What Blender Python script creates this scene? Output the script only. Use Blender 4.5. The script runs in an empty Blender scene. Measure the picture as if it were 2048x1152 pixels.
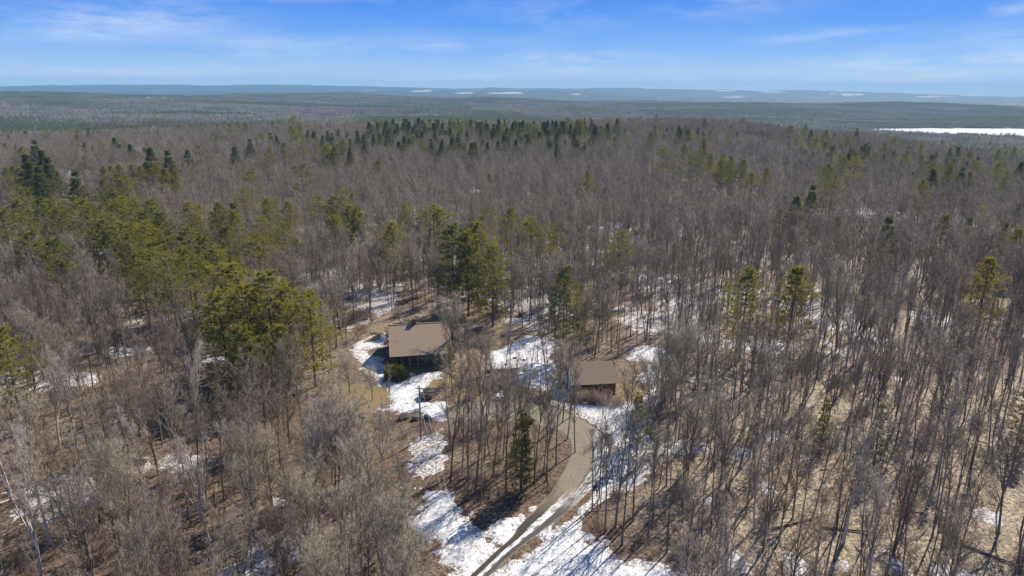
import bpy, math, random
import numpy as np
from mathutils import Vector, Matrix
R = math.radians
sc = bpy.context.scene
COL = sc.collection

# ------------------------------------------------------------------ camera, sky, sun, exposure
CAM_Z = 55.0
PITCH = R(16.2); ROLL = R(0.35); F = 1365.0
cam_d = bpy.data.cameras.new('camera'); cam = bpy.data.objects.new('camera', cam_d); COL.objects.link(cam)
cam_d.sensor_width = 36.0; cam_d.lens = 36.0 * F / 2048.0
cam_d.clip_start = 0.5; cam_d.clip_end = 80000
CM = Matrix.Rotation(math.pi/2 - PITCH, 4, 'X') @ Matrix.Rotation(ROLL, 4, 'Z')
CM.translation = Vector((0, 0, CAM_Z))
cam.matrix_world = CM
sc.camera = cam

SUN_AZ, SUN_EL = R(38), R(41)          # azimuth to the right of the view direction (+Y)
world = bpy.data.worlds.new("World"); sc.world = world; world.use_nodes = True
SKY_STRENGTH = 0.085
sun_d = bpy.data.lights.new('sun', 'SUN'); sun_d.energy = 5.0; sun_d.angle = R(0.53); sun_d.color = (1.0, 0.93, 0.82)
sun = bpy.data.objects.new('sun', sun_d); COL.objects.link(sun)
sdir = Vector((math.sin(SUN_AZ)*math.cos(SUN_EL), math.cos(SUN_AZ)*math.cos(SUN_EL), math.sin(SUN_EL)))
sun.rotation_euler = sdir.to_track_quat('Z', 'Y').to_euler()
sun.location = (0, 0, 300)
sc.view_settings.view_transform = 'Standard'; sc.view_settings.look = 'None'
sc.view_settings.gamma = 1.0; sc.view_settings.use_curve_mapping = False
sc.view_settings.exposure = 0.48
sc.render.engine = 'CYCLES'
sc.cycles.max_bounces = 5; sc.cycles.diffuse_bounces = 3; sc.cycles.glossy_bounces = 2
sc.cycles.transmission_bounces = 2; sc.cycles.volume_bounces = 0; sc.cycles.caustics_reflective = False

rng = np.random.default_rng(7)
rnd = random.Random(5)

# ------------------------------------------------------------------ node helpers
class NT:
    def __init__(s, tree):
        s.t = tree; s.n = tree.nodes; s.l = tree.links
    def node(s, typ, **kw):
        n = s.n.new(typ)
        ins = kw.pop('ins', {})
        for k, v in kw.items(): setattr(n, k, v)
        for k, v in ins.items():
            if isinstance(v, bpy.types.NodeSocket): s.l.new(v, n.inputs[k])
            else: n.inputs[k].default_value = v
        return n
    def math(s, op, a, b=None, c=None, clamp=False):
        n = s.n.new('ShaderNodeMath'); n.operation = op; n.use_clamp = clamp
        for i, v in enumerate((a, b, c)):
            if v is None: continue
            if isinstance(v, bpy.types.NodeSocket): s.l.new(v, n.inputs[i])
            else: n.inputs[i].default_value = v
        return n.outputs[0]
    def mix(s, f, a, b, blend='MIX'):
        n = s.n.new('ShaderNodeMix'); n.data_type = 'RGBA'; n.blend_type = blend
        for i, v in ((0, f), (6, a), (7, b)):
            if isinstance(v, bpy.types.NodeSocket): s.l.new(v, n.inputs[i])
            else: n.inputs[i].default_value = v if i == 0 else (*v, 1.0) if len(v) == 3 else v
        return n.outputs[2]
    def noise(s, vec, scale, detail=4, rough=0.55, out=0):
        n = s.n.new('ShaderNodeTexNoise'); n.inputs['Scale'].default_value = scale
        n.inputs['Detail'].default_value = detail; n.inputs['Roughness'].default_value = rough
        if vec is not None: s.l.new(vec, n.inputs['Vector'])
        return n.outputs[out]
    def ramp(s, v, lo, hi):
        n = s.n.new('ShaderNodeMapRange'); n.clamp = True
        s.l.new(v, n.inputs[0]); n.inputs[1].default_value = lo; n.inputs[2].default_value = hi
        return n.outputs[0]
    def attr(s, name, out=2):
        n = s.n.new('ShaderNodeAttribute'); n.attribute_name = name
        return n.outputs[out]
    def mapping(s, vec, scale, rot=(0, 0, 0), loc=(0, 0, 0)):
        n = s.n.new('ShaderNodeMapping'); s.l.new(vec, n.inputs[0])
        n.inputs[1].default_value = loc; n.inputs[2].default_value = rot; n.inputs[3].default_value = scale
        return n.outputs[0]

def new_mat(name):
    m = bpy.data.materials.new(name); m.use_nodes = True
    t = NT(m.node_tree); b = t.n['Principled BSDF']
    b.inputs['Roughness'].default_value = 0.85
    b.inputs['Specular IOR Level'].default_value = 0.25
    return m, t, b

# ------------------------------------------------------------------ world sky
def build_world():
    t = NT(world.node_tree); bg = t.n['Background']
    sky = t.node('ShaderNodeTexSky', sky_type='NISHITA')
    sky.sun_disc = False; sky.sun_elevation = SUN_EL; sky.sun_rotation = SUN_AZ
    sky.altitude = 150; sky.air_density = 1.0; sky.dust_density = 0.3; sky.ozone_density = 2.2
    hs = t.node('ShaderNodeHueSaturation', ins={'Saturation': 1.32, 'Value': 1.0, 'Color': sky.outputs[0]})
    tint = t.mix(1.0, hs.outputs[0], (0.80, 0.98, 1.18), 'MULTIPLY')
    tc = t.node('ShaderNodeTexCoord'); g = tc.outputs['Generated']
    sep = t.node('ShaderNodeSeparateXYZ', ins={0: g}); x, y, z = sep.outputs
    az = t.math('ARCTAN2', x, y)
    el = t.math('ARCSINE', z)
    # layered cirrus, on a plane far overhead: direction / height
    zz = t.math('ADD', t.math('MAXIMUM', z, 0.0), 0.05)
    comb = t.node('ShaderNodeCombineXYZ', ins={0: t.math('DIVIDE', x, zz), 1: t.math('DIVIDE', y, zz), 2: 0.0})
    v = t.mapping(comb.outputs[0], (0.9, 0.42, 1), rot=(0, 0, R(-14)))
    warp = t.noise(v, 0.8, 3, 0.5, 1)
    v2 = t.node('ShaderNodeVectorMath', operation='MULTIPLY_ADD', ins={0: warp, 1: (1.1, 1.1, 0), 2: v}).outputs[0]
    n1 = t.noise(v2, 1.3, 7, 0.62)
    n2 = t.noise(t.mapping(v, (0.25, 0.35, 1), loc=(3.1, 1.7, 0)), 1.0, 2, 0.5)
    fil = t.ramp(n1, 0.42, 0.85)
    veil = t.ramp(n2, 0.48, 0.78)
    cl = t.math('MULTIPLY', fil, t.math('ADD', t.math('MULTIPLY', veil, 0.85), 0.06))
    # broader wisps where the photograph has them (azimuth, elevation, half sizes)
    wisps = [(-0.505, 0.075, 0.13, 0.020, 0.75), (-0.29, 0.052, 0.15, 0.016, 0.42), (-0.11, 0.055, 0.05, 0.007, 0.5),
             (0.40, 0.068, 0.06, 0.006, 0.6), (0.44, 0.014, 0.06, 0.0055, 0.85), (0.53, 0.017, 0.05, 0.007, 0.95), (0.36, 0.022, 0.22, 0.012, 0.3),
             (0.58, 0.055, 0.12, 0.018, 0.35), (0.66, 0.095, 0.09, 0.008, 0.8), (0.29, 0.115, 0.10, 0.022, 0.4),
             (-0.26, 0.118, 0.18, 0.006, 0.7), (-0.62, 0.008, 0.22, 0.012, 0.75), (-0.2, 0.006, 0.3, 0.008, 0.3), (0.63, 0.04, 0.12, 0.008, 0.45)]
    nv = t.node('ShaderNodeCombineXYZ', ins={0: az, 1: t.math('MULTIPLY', el, 6.0), 2: 0.0}).outputs[0]
    w2 = t.noise(t.mapping(nv, (1, 1, 1), rot=(0, 0, R(8))), 5.5, 7, 0.68)
    wt = t.ramp(w2, 0.40, 0.68)
    tot = cl
    for a0, e0, da, de, k in wisps:
        da_ = t.math('DIVIDE', t.math('SUBTRACT', az, a0), da)
        sk = t.math('MULTIPLY', t.math('SUBTRACT', az, a0), 0.06)
        de_ = t.math('DIVIDE', t.math('SUBTRACT', t.math('SUBTRACT', el, e0), sk), de)
        r2 = t.math('ADD', t.math('MULTIPLY', da_, da_), t.math('MULTIPLY', de_, de_))
        m = t.math('POWER', 2.718, t.math('MULTIPLY', r2, -1.0))
        tot = t.math('ADD', tot, t.math('MULTIPLY', t.math('MULTIPLY', m, wt), k))
    tot = t.math('MULTIPLY', t.math('MINIMUM', t.math('MULTIPLY', tot, 1.35), 1.0), 0.88)
    tot = t.math('MULTIPLY', tot, t.ramp(z, -0.005, 0.012))
    cr = t.node('ShaderNodeValToRGB', ins={0: t.math('MULTIPLY', t.math('MAXIMUM', el, 0.0), 0.6366)})
    E = cr.color_ramp.elements
    stops = [(0.0, (5.6, 6.9, 8.6)), (0.010, (4.0, 5.8, 8.4)), (0.030, (1.9, 4.0, 8.2)), (0.055, (0.75, 2.6, 7.8)), (0.080, (0.35, 1.85, 7.1)), (0.16, (0.28, 1.35, 5.6)), (0.45, (0.62, 1.45, 3.7)), (1.0, (0.62, 1.15, 2.6))]
    E[0].position = stops[0][0]; E[0].color = (*stops[0][1], 1); E[1].position = 1.0; E[1].color = (*stops[-1][1], 1)
    for p_, c_ in stops[1:-1]:
        q_ = E.new(p_); q_.color = (*c_, 1)
    skyc = t.mix(0.92, tint, cr.outputs[0])
    c = t.mix(tot, skyc, (7.0, 7.7, 8.6))
    t.l.new(c, bg.inputs[0]); bg.inputs[1].default_value = SKY_STRENGTH
build_world()

# ------------------------------------------------------------------ numpy noise
def _hash(ix, iy, seed):
    h = (ix.astype(np.int64)*374761393 + iy.astype(np.int64)*668265263 + seed*1442695041) & 0xffffffff
    h = ((h ^ (h >> 13))*1274126177) & 0xffffffff
    return ((h ^ (h >> 16)) & 0xffff)/65535.0
def vnoise(x, y, seed=0):
    ix = np.floor(x); iy = np.floor(y); fx = x-ix; fy = y-iy
    fx = fx*fx*(3-2*fx); fy = fy*fy*(3-2*fy)
    a = _hash(ix, iy, seed); b = _hash(ix+1, iy, seed); c = _hash(ix, iy+1, seed); d = _hash(ix+1, iy+1, seed)
    return (a*(1-fx)+b*fx)*(1-fy)+(c*(1-fx)+d*fx)*fy - 0.5
def fbm(x, y, scale, octs=4, seed=0, gain=0.5):
    x = np.asarray(x, float)/scale; y = np.asarray(y, float)/scale
    s = 0; a = 1.0; tot = 0
    for o in range(octs):
        s = s + a*vnoise(x*(2.03**o)+17.3*o, y*(2.03**o)+5.1*o, seed+o); tot += a; a *= gain
    return s/tot*2.0            # about -1 .. 1

# ------------------------------------------------------------------ terrain
KX = np.arctan((np.array([-900, 0, 350, 700, 1050, 1350, 1700, 2048, 2900])-1024)/1421.0)
KD = np.array([0, 330, 560, 760, 1150, 1700, 2300, 3300, 4300, 5600, 7600, 9300, 11500, 15000, 40000.])
def far(e, d): return 55+math.tan(R(e))*d
KZ = np.array([
 [0, 0, 0, -2, -24, -36, -30, -6, 10, -24, -6, -40, far(.03, 11500), 0, -40],
 [0, 0, 0, -2, -24, -36, -30, -6, 12, -24, -6, -40, far(.03, 11500), 0, -40],
 [0, 0, 1, 2, -22, -36, -34, -14, 6, -30, -6, -40, far(.17, 11500), 0, -40],
 [0, 0, 3, 6, -18, -34, -40, -22, -6, -40, 12, -40, far(.26, 11500), 0, -40],
 [0, 0, 4, 10, -14, -34, -44, -30, -16, -48, 20, -40, far(.20, 11500), 0, -40],
 [0, 0, 4, 15, -14, -44, -54, -40, -24, -52, 6, -46, far(.17, 11500), 0, -40],
 [0, 0, 0, 3, -36, -58, -60, -56, -36, -34, -10, -50, far(.04, 11500), 0, -40],
 [0, 0, -4, -14, -46, -58, -62, -63, -44, -22, -28, -60, far(-.30, 11500), 0, -40],
 [0, 0, -4, -14, -46, -58, -62, -63, -44, -22, -28, -60, far(-.30, 11500), 0, -40]])
LAKE_Z = -60.0
def lake_sd(x, y):
    # positive inside the lake, in metres
    cx, cy = 1850.0, 2030.0
    u = (x-cx); v = (y-cy)
    c, s = 1.0, 0.0
    a = (u*c+v*s)/750.0; b = (-u*s+v*c)/290.0
    r = (np.abs(a)**3+np.abs(b)**3)**(1/3)
    return (1-r)*290 + 14*fbm(x, y, 260, 3, 91)
def terrain(x, y):
    x = np.asarray(x, float); y = np.asarray(y, float)
    d = np.hypot(x, y); a = np.arctan2(x, y)
    i = np.clip(np.searchsorted(KD, d)-1, 0, len(KD)-2); td = np.clip((d-KD[i])/(KD[i+1]-KD[i]), 0, 1)
    j = np.clip(np.searchsorted(KX, a)-1, 0, len(KX)-2); ta = np.clip((a-KX[j])/(KX[j+1]-KX[j]), 0, 1)
    td = td*td*(3-2*td); ta = ta*ta*(3-2*ta)
    z = (KZ[j, i]*(1-td)+KZ[j, i+1]*td)*(1-ta)+(KZ[j+1, i]*(1-td)+KZ[j+1, i+1]*td)*ta
    w = np.clip((d-330)/500, 0, 1)
    z = z + w*fbm(x, y, 320, 4, 3)*6*(1+np.clip((d-2000)/3000, 0, 1)*1.5)
    z = z + np.clip((d-2500)/900, 0, 1)*np.clip((6500-d)/900, 0, 1)*fbm(x, y*1.3, 1100, 3, 14)*26
    wf = np.clip((d-6000)/1500, 0, 1)*np.clip((13000-d)/1000, 0, 1)
    z = z + wf*(fbm(x, y, 1900, 4, 12)*60)
    z = z + np.clip(1-d/500, 0, 1)*fbm(x, y, 18, 2, 4)*0.22
    l = lake_sd(x, y)
    k = np.clip((l+60)/60, 0, 1)
    z = np.where(k > 0, z*(1-k)+(LAKE_Z-1.5)*k, z)
    return z
def tz(x, y): return float(terrain(np.array([x]), np.array([y]))[0])

def ray(px, py):
    v = Vector(((px-1024)/F, -(py-576)/F, -1.0))
    return (CM.to_3x3() @ v).normalized()
def G(px, py, h=0.0):
    """the place h metres above the ground that is seen at a position of the photograph"""
    r = ray(px, py); t = (h-CAM_Z)/r.z
    if t < 0: t = 3000
    z0 = 0
    for _ in range(30):
        x, y = r.x*t, r.y*t
        z0 = tz(x, y)+h
        tn = (z0-CAM_Z)/r.z if r.z < -1e-4 else t
        if tn < 0: tn = t
        if abs(tn-t) < 0.01: break
        t = t*0.4+tn*0.6 if t > 330 else tn
    return (r.x*t, r.y*t)

# ------------------------------------------------------------------ mesh helpers
def mesh_np(name, verts, tris, mats, midx=None, smooth=False, attrs=None, uv=None):
    verts = np.asarray(verts, np.float32).reshape(-1, 3); tris = np.asarray(tris, np.int32).reshape(-1, 3)
    me = bpy.data.meshes.new(name)
    me.vertices.add(len(verts)); me.vertices.foreach_set('co', verts.ravel())
    me.loops.add(tris.size); me.loops.foreach_set('vertex_index', tris.ravel())
    me.polygons.add(len(tris))
    me.polygons.foreach_set('loop_start', np.arange(0, tris.size, 3, dtype=np.int32))
    for m in mats: me.materials.append(m)
    if midx is not None: me.polygons.foreach_set('material_index', np.asarray(midx, np.int32))
    if smooth: me.polygons.foreach_set('use_smooth', np.ones(len(tris), bool))
    me.update(calc_edges=True)
    if attrs:
        for k, v in attrs.items():
            a = me.attributes.new(k, 'FLOAT', 'POINT'); a.data.foreach_set('value', np.asarray(v, np.float32))
    if uv is not None:
        l = me.uv_layers.new(name='UVMap'); l.data.foreach_set('uv', np.asarray(uv, np.float32)[tris.ravel()].ravel())
    return me
def link(name, me, parent=None, loc=(0, 0, 0), rot=(0, 0, 0)):
    o = bpy.data.objects.new(name, me); COL.objects.link(o); o.location = loc; o.rotation_euler = rot
    if parent is not None: o.parent = parent
    return o
def tag(o, label=None, cat=None, group=None, kind=None):
    if label: o['label'] = label
    if cat: o['category'] = cat
    if group: o['group'] = group
    if kind: o['kind'] = kind
    return o
def empty(name, loc, rz=0):
    o = bpy.data.objects.new(name, None); COL.objects.link(o); o.location = loc; o.rotation_euler = (0, 0, rz)
    o.empty_display_size = 0.5
    return o
class MB:
    """collects boxes, prisms and tubes into one mesh"""
    def __init__(s): s.v = []; s.f = []
    def add(s, vs, fs):
        b = len(s.v); s.v += [tuple(v) for v in vs]; s.f += [tuple(i+b for i in f) for f in fs]; return s
    def box(s, x0, x1, y0, y1, z0, z1):
        return s.add([(x0, y0, z0), (x1, y0, z0), (x1, y1, z0), (x0, y1, z0), (x0, y0, z1), (x1, y0, z1), (x1, y1, z1), (x0, y1, z1)],
                     [(0, 3, 2, 1), (4, 5, 6, 7), (0, 1, 5, 4), (1, 2, 6, 5), (2, 3, 7, 6), (3, 0, 4, 7)])
    def tube(s, p0, p1, r0, r1=None, n=8):
        r1 = r0 if r1 is None else r1
        p0 = Vector(p0); p1 = Vector(p1); d = (p1-p0).normalized()
        a = d.orthogonal().normalized(); b = d.cross(a)
        vs = []
        for p, r in ((p0, r0), (p1, r1)):
            for k in range(n):
                t = 2*math.pi*k/n; vs.append(p+(a*math.cos(t)+b*math.sin(t))*r)
        fs = [(k, (k+1) % n, n+(k+1) % n, n+k) for k in range(n)]+[tuple(range(n-1, -1, -1)), tuple(range(n, 2*n))]
        return s.add(vs, fs)
    def build(s, name, mat, parent=None, loc=(0, 0, 0), rot=(0, 0, 0), bevel=0):
        me = bpy.data.meshes.new(name); me.from_pydata(s.v, [], s.f); me.materials.append(mat); me.update()
        o = link(name, me, parent, loc, rot)
        if bevel:
            m = o.modifiers.new('bevel', 'BEVEL'); m.width = bevel; m.segments = 1
        return o

# ------------------------------------------------------------------ masks on the ground, outlined where they lie
def poly(pts): return np.array([G(*p) for p in pts])
def poly_sd(x, y, P):
    """signed distance to polygon, positive inside"""
    shp = x.shape; x = x.ravel(); y = y.ravel()
    dmin = np.full(x.shape, 1e9); inside = np.zeros(x.shape, bool)
    n = len(P)
    for k in range(n):
        ax, ay = P[k]; bx, by = P[(k+1) % n]
        ex, ey = bx-ax, by-ay
        t = np.clip(((x-ax)*ex+(y-ay)*ey)/(ex*ex+ey*ey+1e-9), 0, 1)
        dmin = np.minimum(dmin, (x-ax-t*ex)**2+(y-ay-t*ey)**2)
        c = ((ay > y) != (by > y)) & (x < ex*(y-ay)/(ey if abs(ey) > 1e-9 else 1e-9)+ax)
        inside ^= c
    d = np.sqrt(dmin)
    return np.where(inside, d, -d).reshape(shp)

DR_IN = [(925, 1165), (940, 1151), (985, 1108), (1027, 1071), (1031, 1057), (1062, 1026), (1097, 991), (1124, 950), (1142, 915), (1145, 884), (1124, 860), (1072, 849), (1013, 841), (937, 839), (889, 838)]
DR_OUT = [(965, 1165), (982, 1151), (1022, 1112), (1062, 1078), (1131, 1030), (1180, 981), (1208, 950), (1219, 922), (1215, 891), (1197, 858), (1142, 829), (1097, 812), (1020, 802), (940, 803), (891, 812)]
DRIVE = poly(DR_IN + DR_OUT[::-1])
SNOW = [poly(p) for p in (
 [(795, 1042), (819, 1034), (838, 1036), (838, 1010), (832, 985), (815, 968), (840, 970), (870, 975), (905, 984), (932, 1005), (926, 1030), (940, 1058), (968, 1068), (1000, 1052), (1030, 1028), (1060, 1008), (1092, 990), (1102, 992), (1075, 1020), (1040, 1052), (1050, 1075), (1000, 1110), (960, 1160), (900, 1170), (915, 1140), (886, 1112), (892, 1090), (860, 1066), (828, 1052)],
 [(975, 1170), (1010, 1120), (1062, 1078), (1131, 1030), (1180, 985), (1215, 940), (1222, 900), (1203, 858), (1150, 828), (1125, 815), (1118, 806), (1235, 800), (1265, 805), (1290, 770), (1262, 757), (1300, 740), (1290, 722), (1245, 722), (1270, 702), (1300, 694), (1345, 700), (1350, 735), (1318, 770), (1312, 830), (1298, 870), (1310, 900), (1300, 950), (1262, 975), (1228, 984), (1200, 1010), (1172, 1040), (1168, 1064), (1208, 1082), (1216, 1112), (1240, 1124), (1290, 1128), (1345, 1130), (1350, 1170)],
 [(985, 703), (1020, 690), (1048, 680), (1090, 673), (1112, 692), (1098, 722), (1115, 750), (1128, 776), (1136, 800), (1122, 820), (1108, 812), (1104, 785), (1062, 774), (1022, 758), (1028, 740), (990, 738), (980, 725)],
 [(700, 700), (745, 672), (768, 665), (775, 690), (730, 700), (772, 712), (775, 745), (800, 760), (820, 750), (878, 741), (884, 752), (840, 760), (800, 772), (765, 772), (745, 762), (722, 745), (708, 722)],
 [(781, 773), (840, 764), (857, 757), (885, 753), (880, 759), (848, 768), (836, 780), (850, 798), (888, 808), (884, 825), (896, 838), (890, 848), (857, 845), (833, 832), (800, 834), (777, 829), (752, 826), (763, 809), (777, 797)],
)]
def pell(cx, cy, rx, ry, k):      # a patch centre and half sizes as seen, turned into ground metres
    c = G(cx, cy); a = G(cx+rx, cy); b = G(cx, cy-ry)
    return (c[0], c[1], math.hypot(a[0]-c[0], a[1]-c[1]), max(2.0, b[1]-c[1]), k)
PATCH = [pell(*p) for p in (
 (850, 905, 38, 60, .62), (950, 1022, 30, 6, .35), (40, 668, 60, 16, .75), (60, 765, 110, 22, .8), (260, 700, 60, 14, .45), (330, 640, 60, 20, .4),
 (520, 1125, 55, 45, 1.1), (120, 990, 130, 40, .55), (330, 930, 110, 24, .5), (590, 1005, 60, 14, .3), (430, 720, 30, 12, .5),
 (660, 560, 70, 40, .6), (740, 600, 60, 40, .6), (640, 640, 40, 16, .45), (1060, 600, 70, 45, .55), (1085, 650, 40, 12, .5), (930, 560, 60, 40, .4),
 (1345, 600, 45, 60, .8), (1330, 560, 30, 20, .9), (1280, 640, 50, 30, .45), (1640, 625, 75, 40, .85), (1525, 690, 60, 14, .75), (1700, 700, 60, 20, .4), (1890, 640, 60, 26, .4),
 (1370, 895, 55, 14, .9), (1470, 908, 35, 9, .9), (1535, 978, 16, 6, 1.0), (1410, 1000, 18, 6, .95), (1465, 1122, 22, 16, 1.1), (1592, 1130, 18, 14, 1.05), (1685, 1138, 24, 6, 1.0), (1800, 1140, 22, 7, 1.0), (1905, 1150, 36, 8, 1.1), (1385, 1150, 30, 12, 1.0),
 (1980, 1030, 34, 20, .6), (1540, 870, 50, 14, .35), (1840, 760, 60, 14, .35),
 (1200, 470, 110, 28, .45), (1350, 455, 90, 26, .4), (1480, 500, 90, 24, .3), (1820, 480, 80, 24, .45), (1740, 425, 60, 12, .35), (840, 430, 130, 20, .4), (940, 380, 70, 10, .35), (100, 370, 70, 10, .7), (160, 520, 50, 14, .5), (380, 545, 60, 14, .3), (1000, 520, 200, 30, .35), (1500, 590, 200, 30, .25), (105, 405, 40, 8, .55),
)]
LAWN = [poly(p) for p in (
 [(665, 775), (700, 768), (740, 770), (781, 772), (778, 795), (765, 810), (752, 828), (700, 824), (660, 812), (650, 790)],
 [(840, 768), (860, 757), (900, 750), (915, 770), (880, 776), (850, 776)], [(930, 690), (945, 665), (985, 655), (1010, 662), (1000, 690), (960, 705)],
 [(1236, 802), (1236, 770), (1258, 760), (1282, 772), (1268, 800), (1250, 808)], [(905, 800), (930, 770), (1000, 765), (1020, 790), (1000, 800)], [(700, 690), (770, 655), (772, 680), (735, 690)])]
TANG = poly([(1027, 1071), (1031, 1057), (1062, 1026), (1097, 991), (1124, 950), (1142, 915), (1160, 930), (1130, 975), (1090, 1015), (1050, 1055)])

# ------------------------------------------------------------------ materials
def mat_ground():
    m, t, b = new_mat('ground_leaf_litter')
    tc = t.node('ShaderNodeTexCoord').outputs['Object']
    n_big = t.noise(tc, 0.05, 5, 0.6); n_mid = t.noise(tc, 0.45, 5, 0.65); n_fine = t.noise(tc, 3.2, 4, 0.75)
    vor = t.node('ShaderNodeTexVoronoi', ins={'Vector': tc, 'Scale': 3.6}).outputs['Color']
    vsep = t.node('ShaderNodeSeparateColor', ins={0: vor}).outputs[0]
    red = t.mix(n_mid, (0.074, 0.046, 0.029), (0.195, 0.128, 0.078))
    tan = t.mix(n_mid, (0.225, 0.165, 0.108), (0.49, 0.395, 0.275))
    k = t.math('ADD', t.attr('tan'), t.math('MULTIPLY', t.math('SUBTRACT', n_big, 0.5), 1.1), clamp=True)
    c = t.mix(k, red, tan)
    sp = t.math('ADD', t.math('MULTIPLY', vsep, 1.15), t.math('MULTIPLY', t.math('SUBTRACT', n_fine, 0.1), 0.95))
    c = t.mix(1.0, c, t.node('ShaderNodeCombineColor', ins={0: sp, 1: sp, 2: sp}).outputs[0], 'MULTIPLY')
    c = t.mix(t.math('MULTIPLY', t.ramp(t.noise(tc, 1.1, 4, 0.7), 0.52, 0.64), 0.7), c, (0.045, 0.035, 0.028))
    lawn = t.mix(n_mid, (0.15, 0.105, 0.045), (0.34, 0.24, 0.105))
    lawn = t.mix(t.ramp(n_fine, 0.3, 0.75), lawn, (0.23, 0.17, 0.085))
    lf = t.ramp(t.math('ADD', t.attr('lawn'), t.math('MULTIPLY', t.math('SUBTRACT', n_mid, 0.5), 1.2)), 0.35, 0.65)
    c = t.mix(lf, c, lawn)
    # far away the floor is seen as wooded land
    wood = t.mix(t.ramp(t.noise(tc, 0.004, 6, 0.7), 0.42, 0.6), (0.080, 0.074, 0.065), (0.04, 0.05, 0.04))
    wood = t.mix(t.ramp(t.noise(tc, 0.012, 6, 0.85), 0.48, 0.58), wood, (0.022, 0.034, 0.024))
    c = t.mix(t.attr('mid'), c, t.mix(t.ramp(n_mid, .5, .62), (0.10, 0.08, 0.065), (0.17, 0.14, 0.115)))
    c = t.mix(t.attr('far'), c, wood)
    fld = t.mix(t.noise(tc, 0.01, 3, 0.6), (0.30, 0.25, 0.17), (0.70, 0.64, 0.55))
    c = t.mix(t.ramp(t.attr('field'), 0.45, 0.55), c, fld)
    t.l.new(c, b.inputs['Base Color'])
    bump = t.node('ShaderNodeBump', ins={'Strength': 0.8, 'Distance': 0.08, 'Height': t.math('ADD', n_fine, vsep)})
    t.l.new(bump.outputs[0], b.inputs['Normal'])
    return m
def mat_snow():
    m, t, b = new_mat('old_snow')
    tc = t.node('ShaderNodeTexCoord').outputs['Object']
    n1 = t.noise(tc, 0.9, 6, 0.7); n2 = t.noise(tc, 5.0, 3, 0.6)
    c = t.mix(t.ramp(n1, .3, .7), (0.58, 0.57, 0.55), (0.86, 0.865, 0.87))
    thin = t.attr('thin')
    dirt = t.ramp(t.math('ADD', t.math('MULTIPLY', t.noise(tc, 2.4, 6, 0.8), 1.0), t.math('MULTIPLY', thin, 0.085)), 0.545, 0.595)
    leaf = t.mix(n2, (0.09, 0.055, 0.035), (0.26, 0.17, 0.11))
    c = t.mix(t.math('MULTIPLY', dirt, 0.85), c, leaf)
    t.l.new(c, b.inputs['Base Color']); b.inputs['Roughness'].default_value = 0.6
    h = t.math('ADD', t.math('MULTIPLY', n1, 1.2), t.math('MULTIPLY', n2, 0.4))
    bump = t.node('ShaderNodeBump', ins={'Strength': 0.8, 'Distance': 0.22, 'Height': h}); t.l.new(bump.outputs[0], b.inputs['Normal'])
    return m
def mat_drive():
    m, t, b = new_mat('gravel_drive')
    uvn = t.node('ShaderNodeUVMap'); sep = t.node('ShaderNodeSeparateXYZ', ins={0: uvn.outputs[0]}); u, v = sep.outputs[0], sep.outputs[1]
    tc = t.node('ShaderNodeTexCoord').outputs['Object']
    n1 = t.noise(tc, 0.5, 5, 0.65); n2 = t.noise(tc, 4.5, 4, 0.75)
    c = t.mix(n1, (0.10, 0.08, 0.055), (0.25, 0.205, 0.145))
    c = t.mix(t.ramp(n2, 0.35, 0.8), c, (0.33, 0.29, 0.21))
    wob = t.math('MULTIPLY', t.math('SUBTRACT', t.noise(tc, 0.22, 3, 0.5), 0.5), 0.10)
    uu = t.math('ADD', u, wob)
    def band(c0, w, soft):
        d = t.math('ABSOLUTE', t.math('SUBTRACT', uu, c0))
        return t.math('SUBTRACT', 1.0, t.ramp(d, w, w+soft))
    low = t.math('SUBTRACT', 1.0, t.ramp(v, 0.24, 0.36))       # the wet lower stretch
    mid = t.math('SUBTRACT', 1.0, t.ramp(v, 0.50, 0.62))
    dark = t.math('MAXIMUM', band(0.22, 0.13, 0.07), band(0.74, 0.15, 0.07))
    outer = t.math('MULTIPLY', t.math('MULTIPLY', band(0.80, 0.16, 0.08), mid), 0.6)
    c = t.mix(t.math('MULTIPLY', t.math('MAXIMUM', t.math('MULTIPLY', dark, low), outer), 0.92), c, (0.040, 0.034, 0.027))
    brk = t.ramp(t.noise(t.mapping(uvn.outputs[0], (7, 45, 1)), 1.0, 6, 0.75), 0.42, 0.52)
    c = t.mix(t.math('MULTIPLY', t.ramp(t.noise(tc, 1.3, 6, 0.8), .52, .66), 0.5), c, (0.075, 0.058, 0.04))
    sn = t.math('MULTIPLY', band(0.50, 0.11, 0.05), low)
    for (c0, w, k) in ((0.70, 0.010, .9), (0.76, 0.010, .9), (0.66, 0.010, .8), (0.88, 0.02, 1.0), (0.80, 0.010, .8), (0.97, 0.04, 1.0)):
        sn = t.math('MAXIMUM', sn, t.math('MULTIPLY', t.math('MULTIPLY', band(c0, w, 0.015), t.math('SUBTRACT', mid, t.math('MULTIPLY', low, 0.9))), k*0.8))
    sn = t.math('MULTIPLY', sn, brk)
    c = t.mix(sn, c, (0.78, 0.79, 0.80))
    t.l.new(c, b.inputs['Base Color'])
    bump = t.node('ShaderNodeBump', ins={'Strength': 0.6, 'Distance': 0.05, 'Height': t.math('ADD', n2, t.math('MULTIPLY', dark, -1.0))}); t.l.new(bump.outputs[0], b.inputs['Normal'])
    return m
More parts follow.
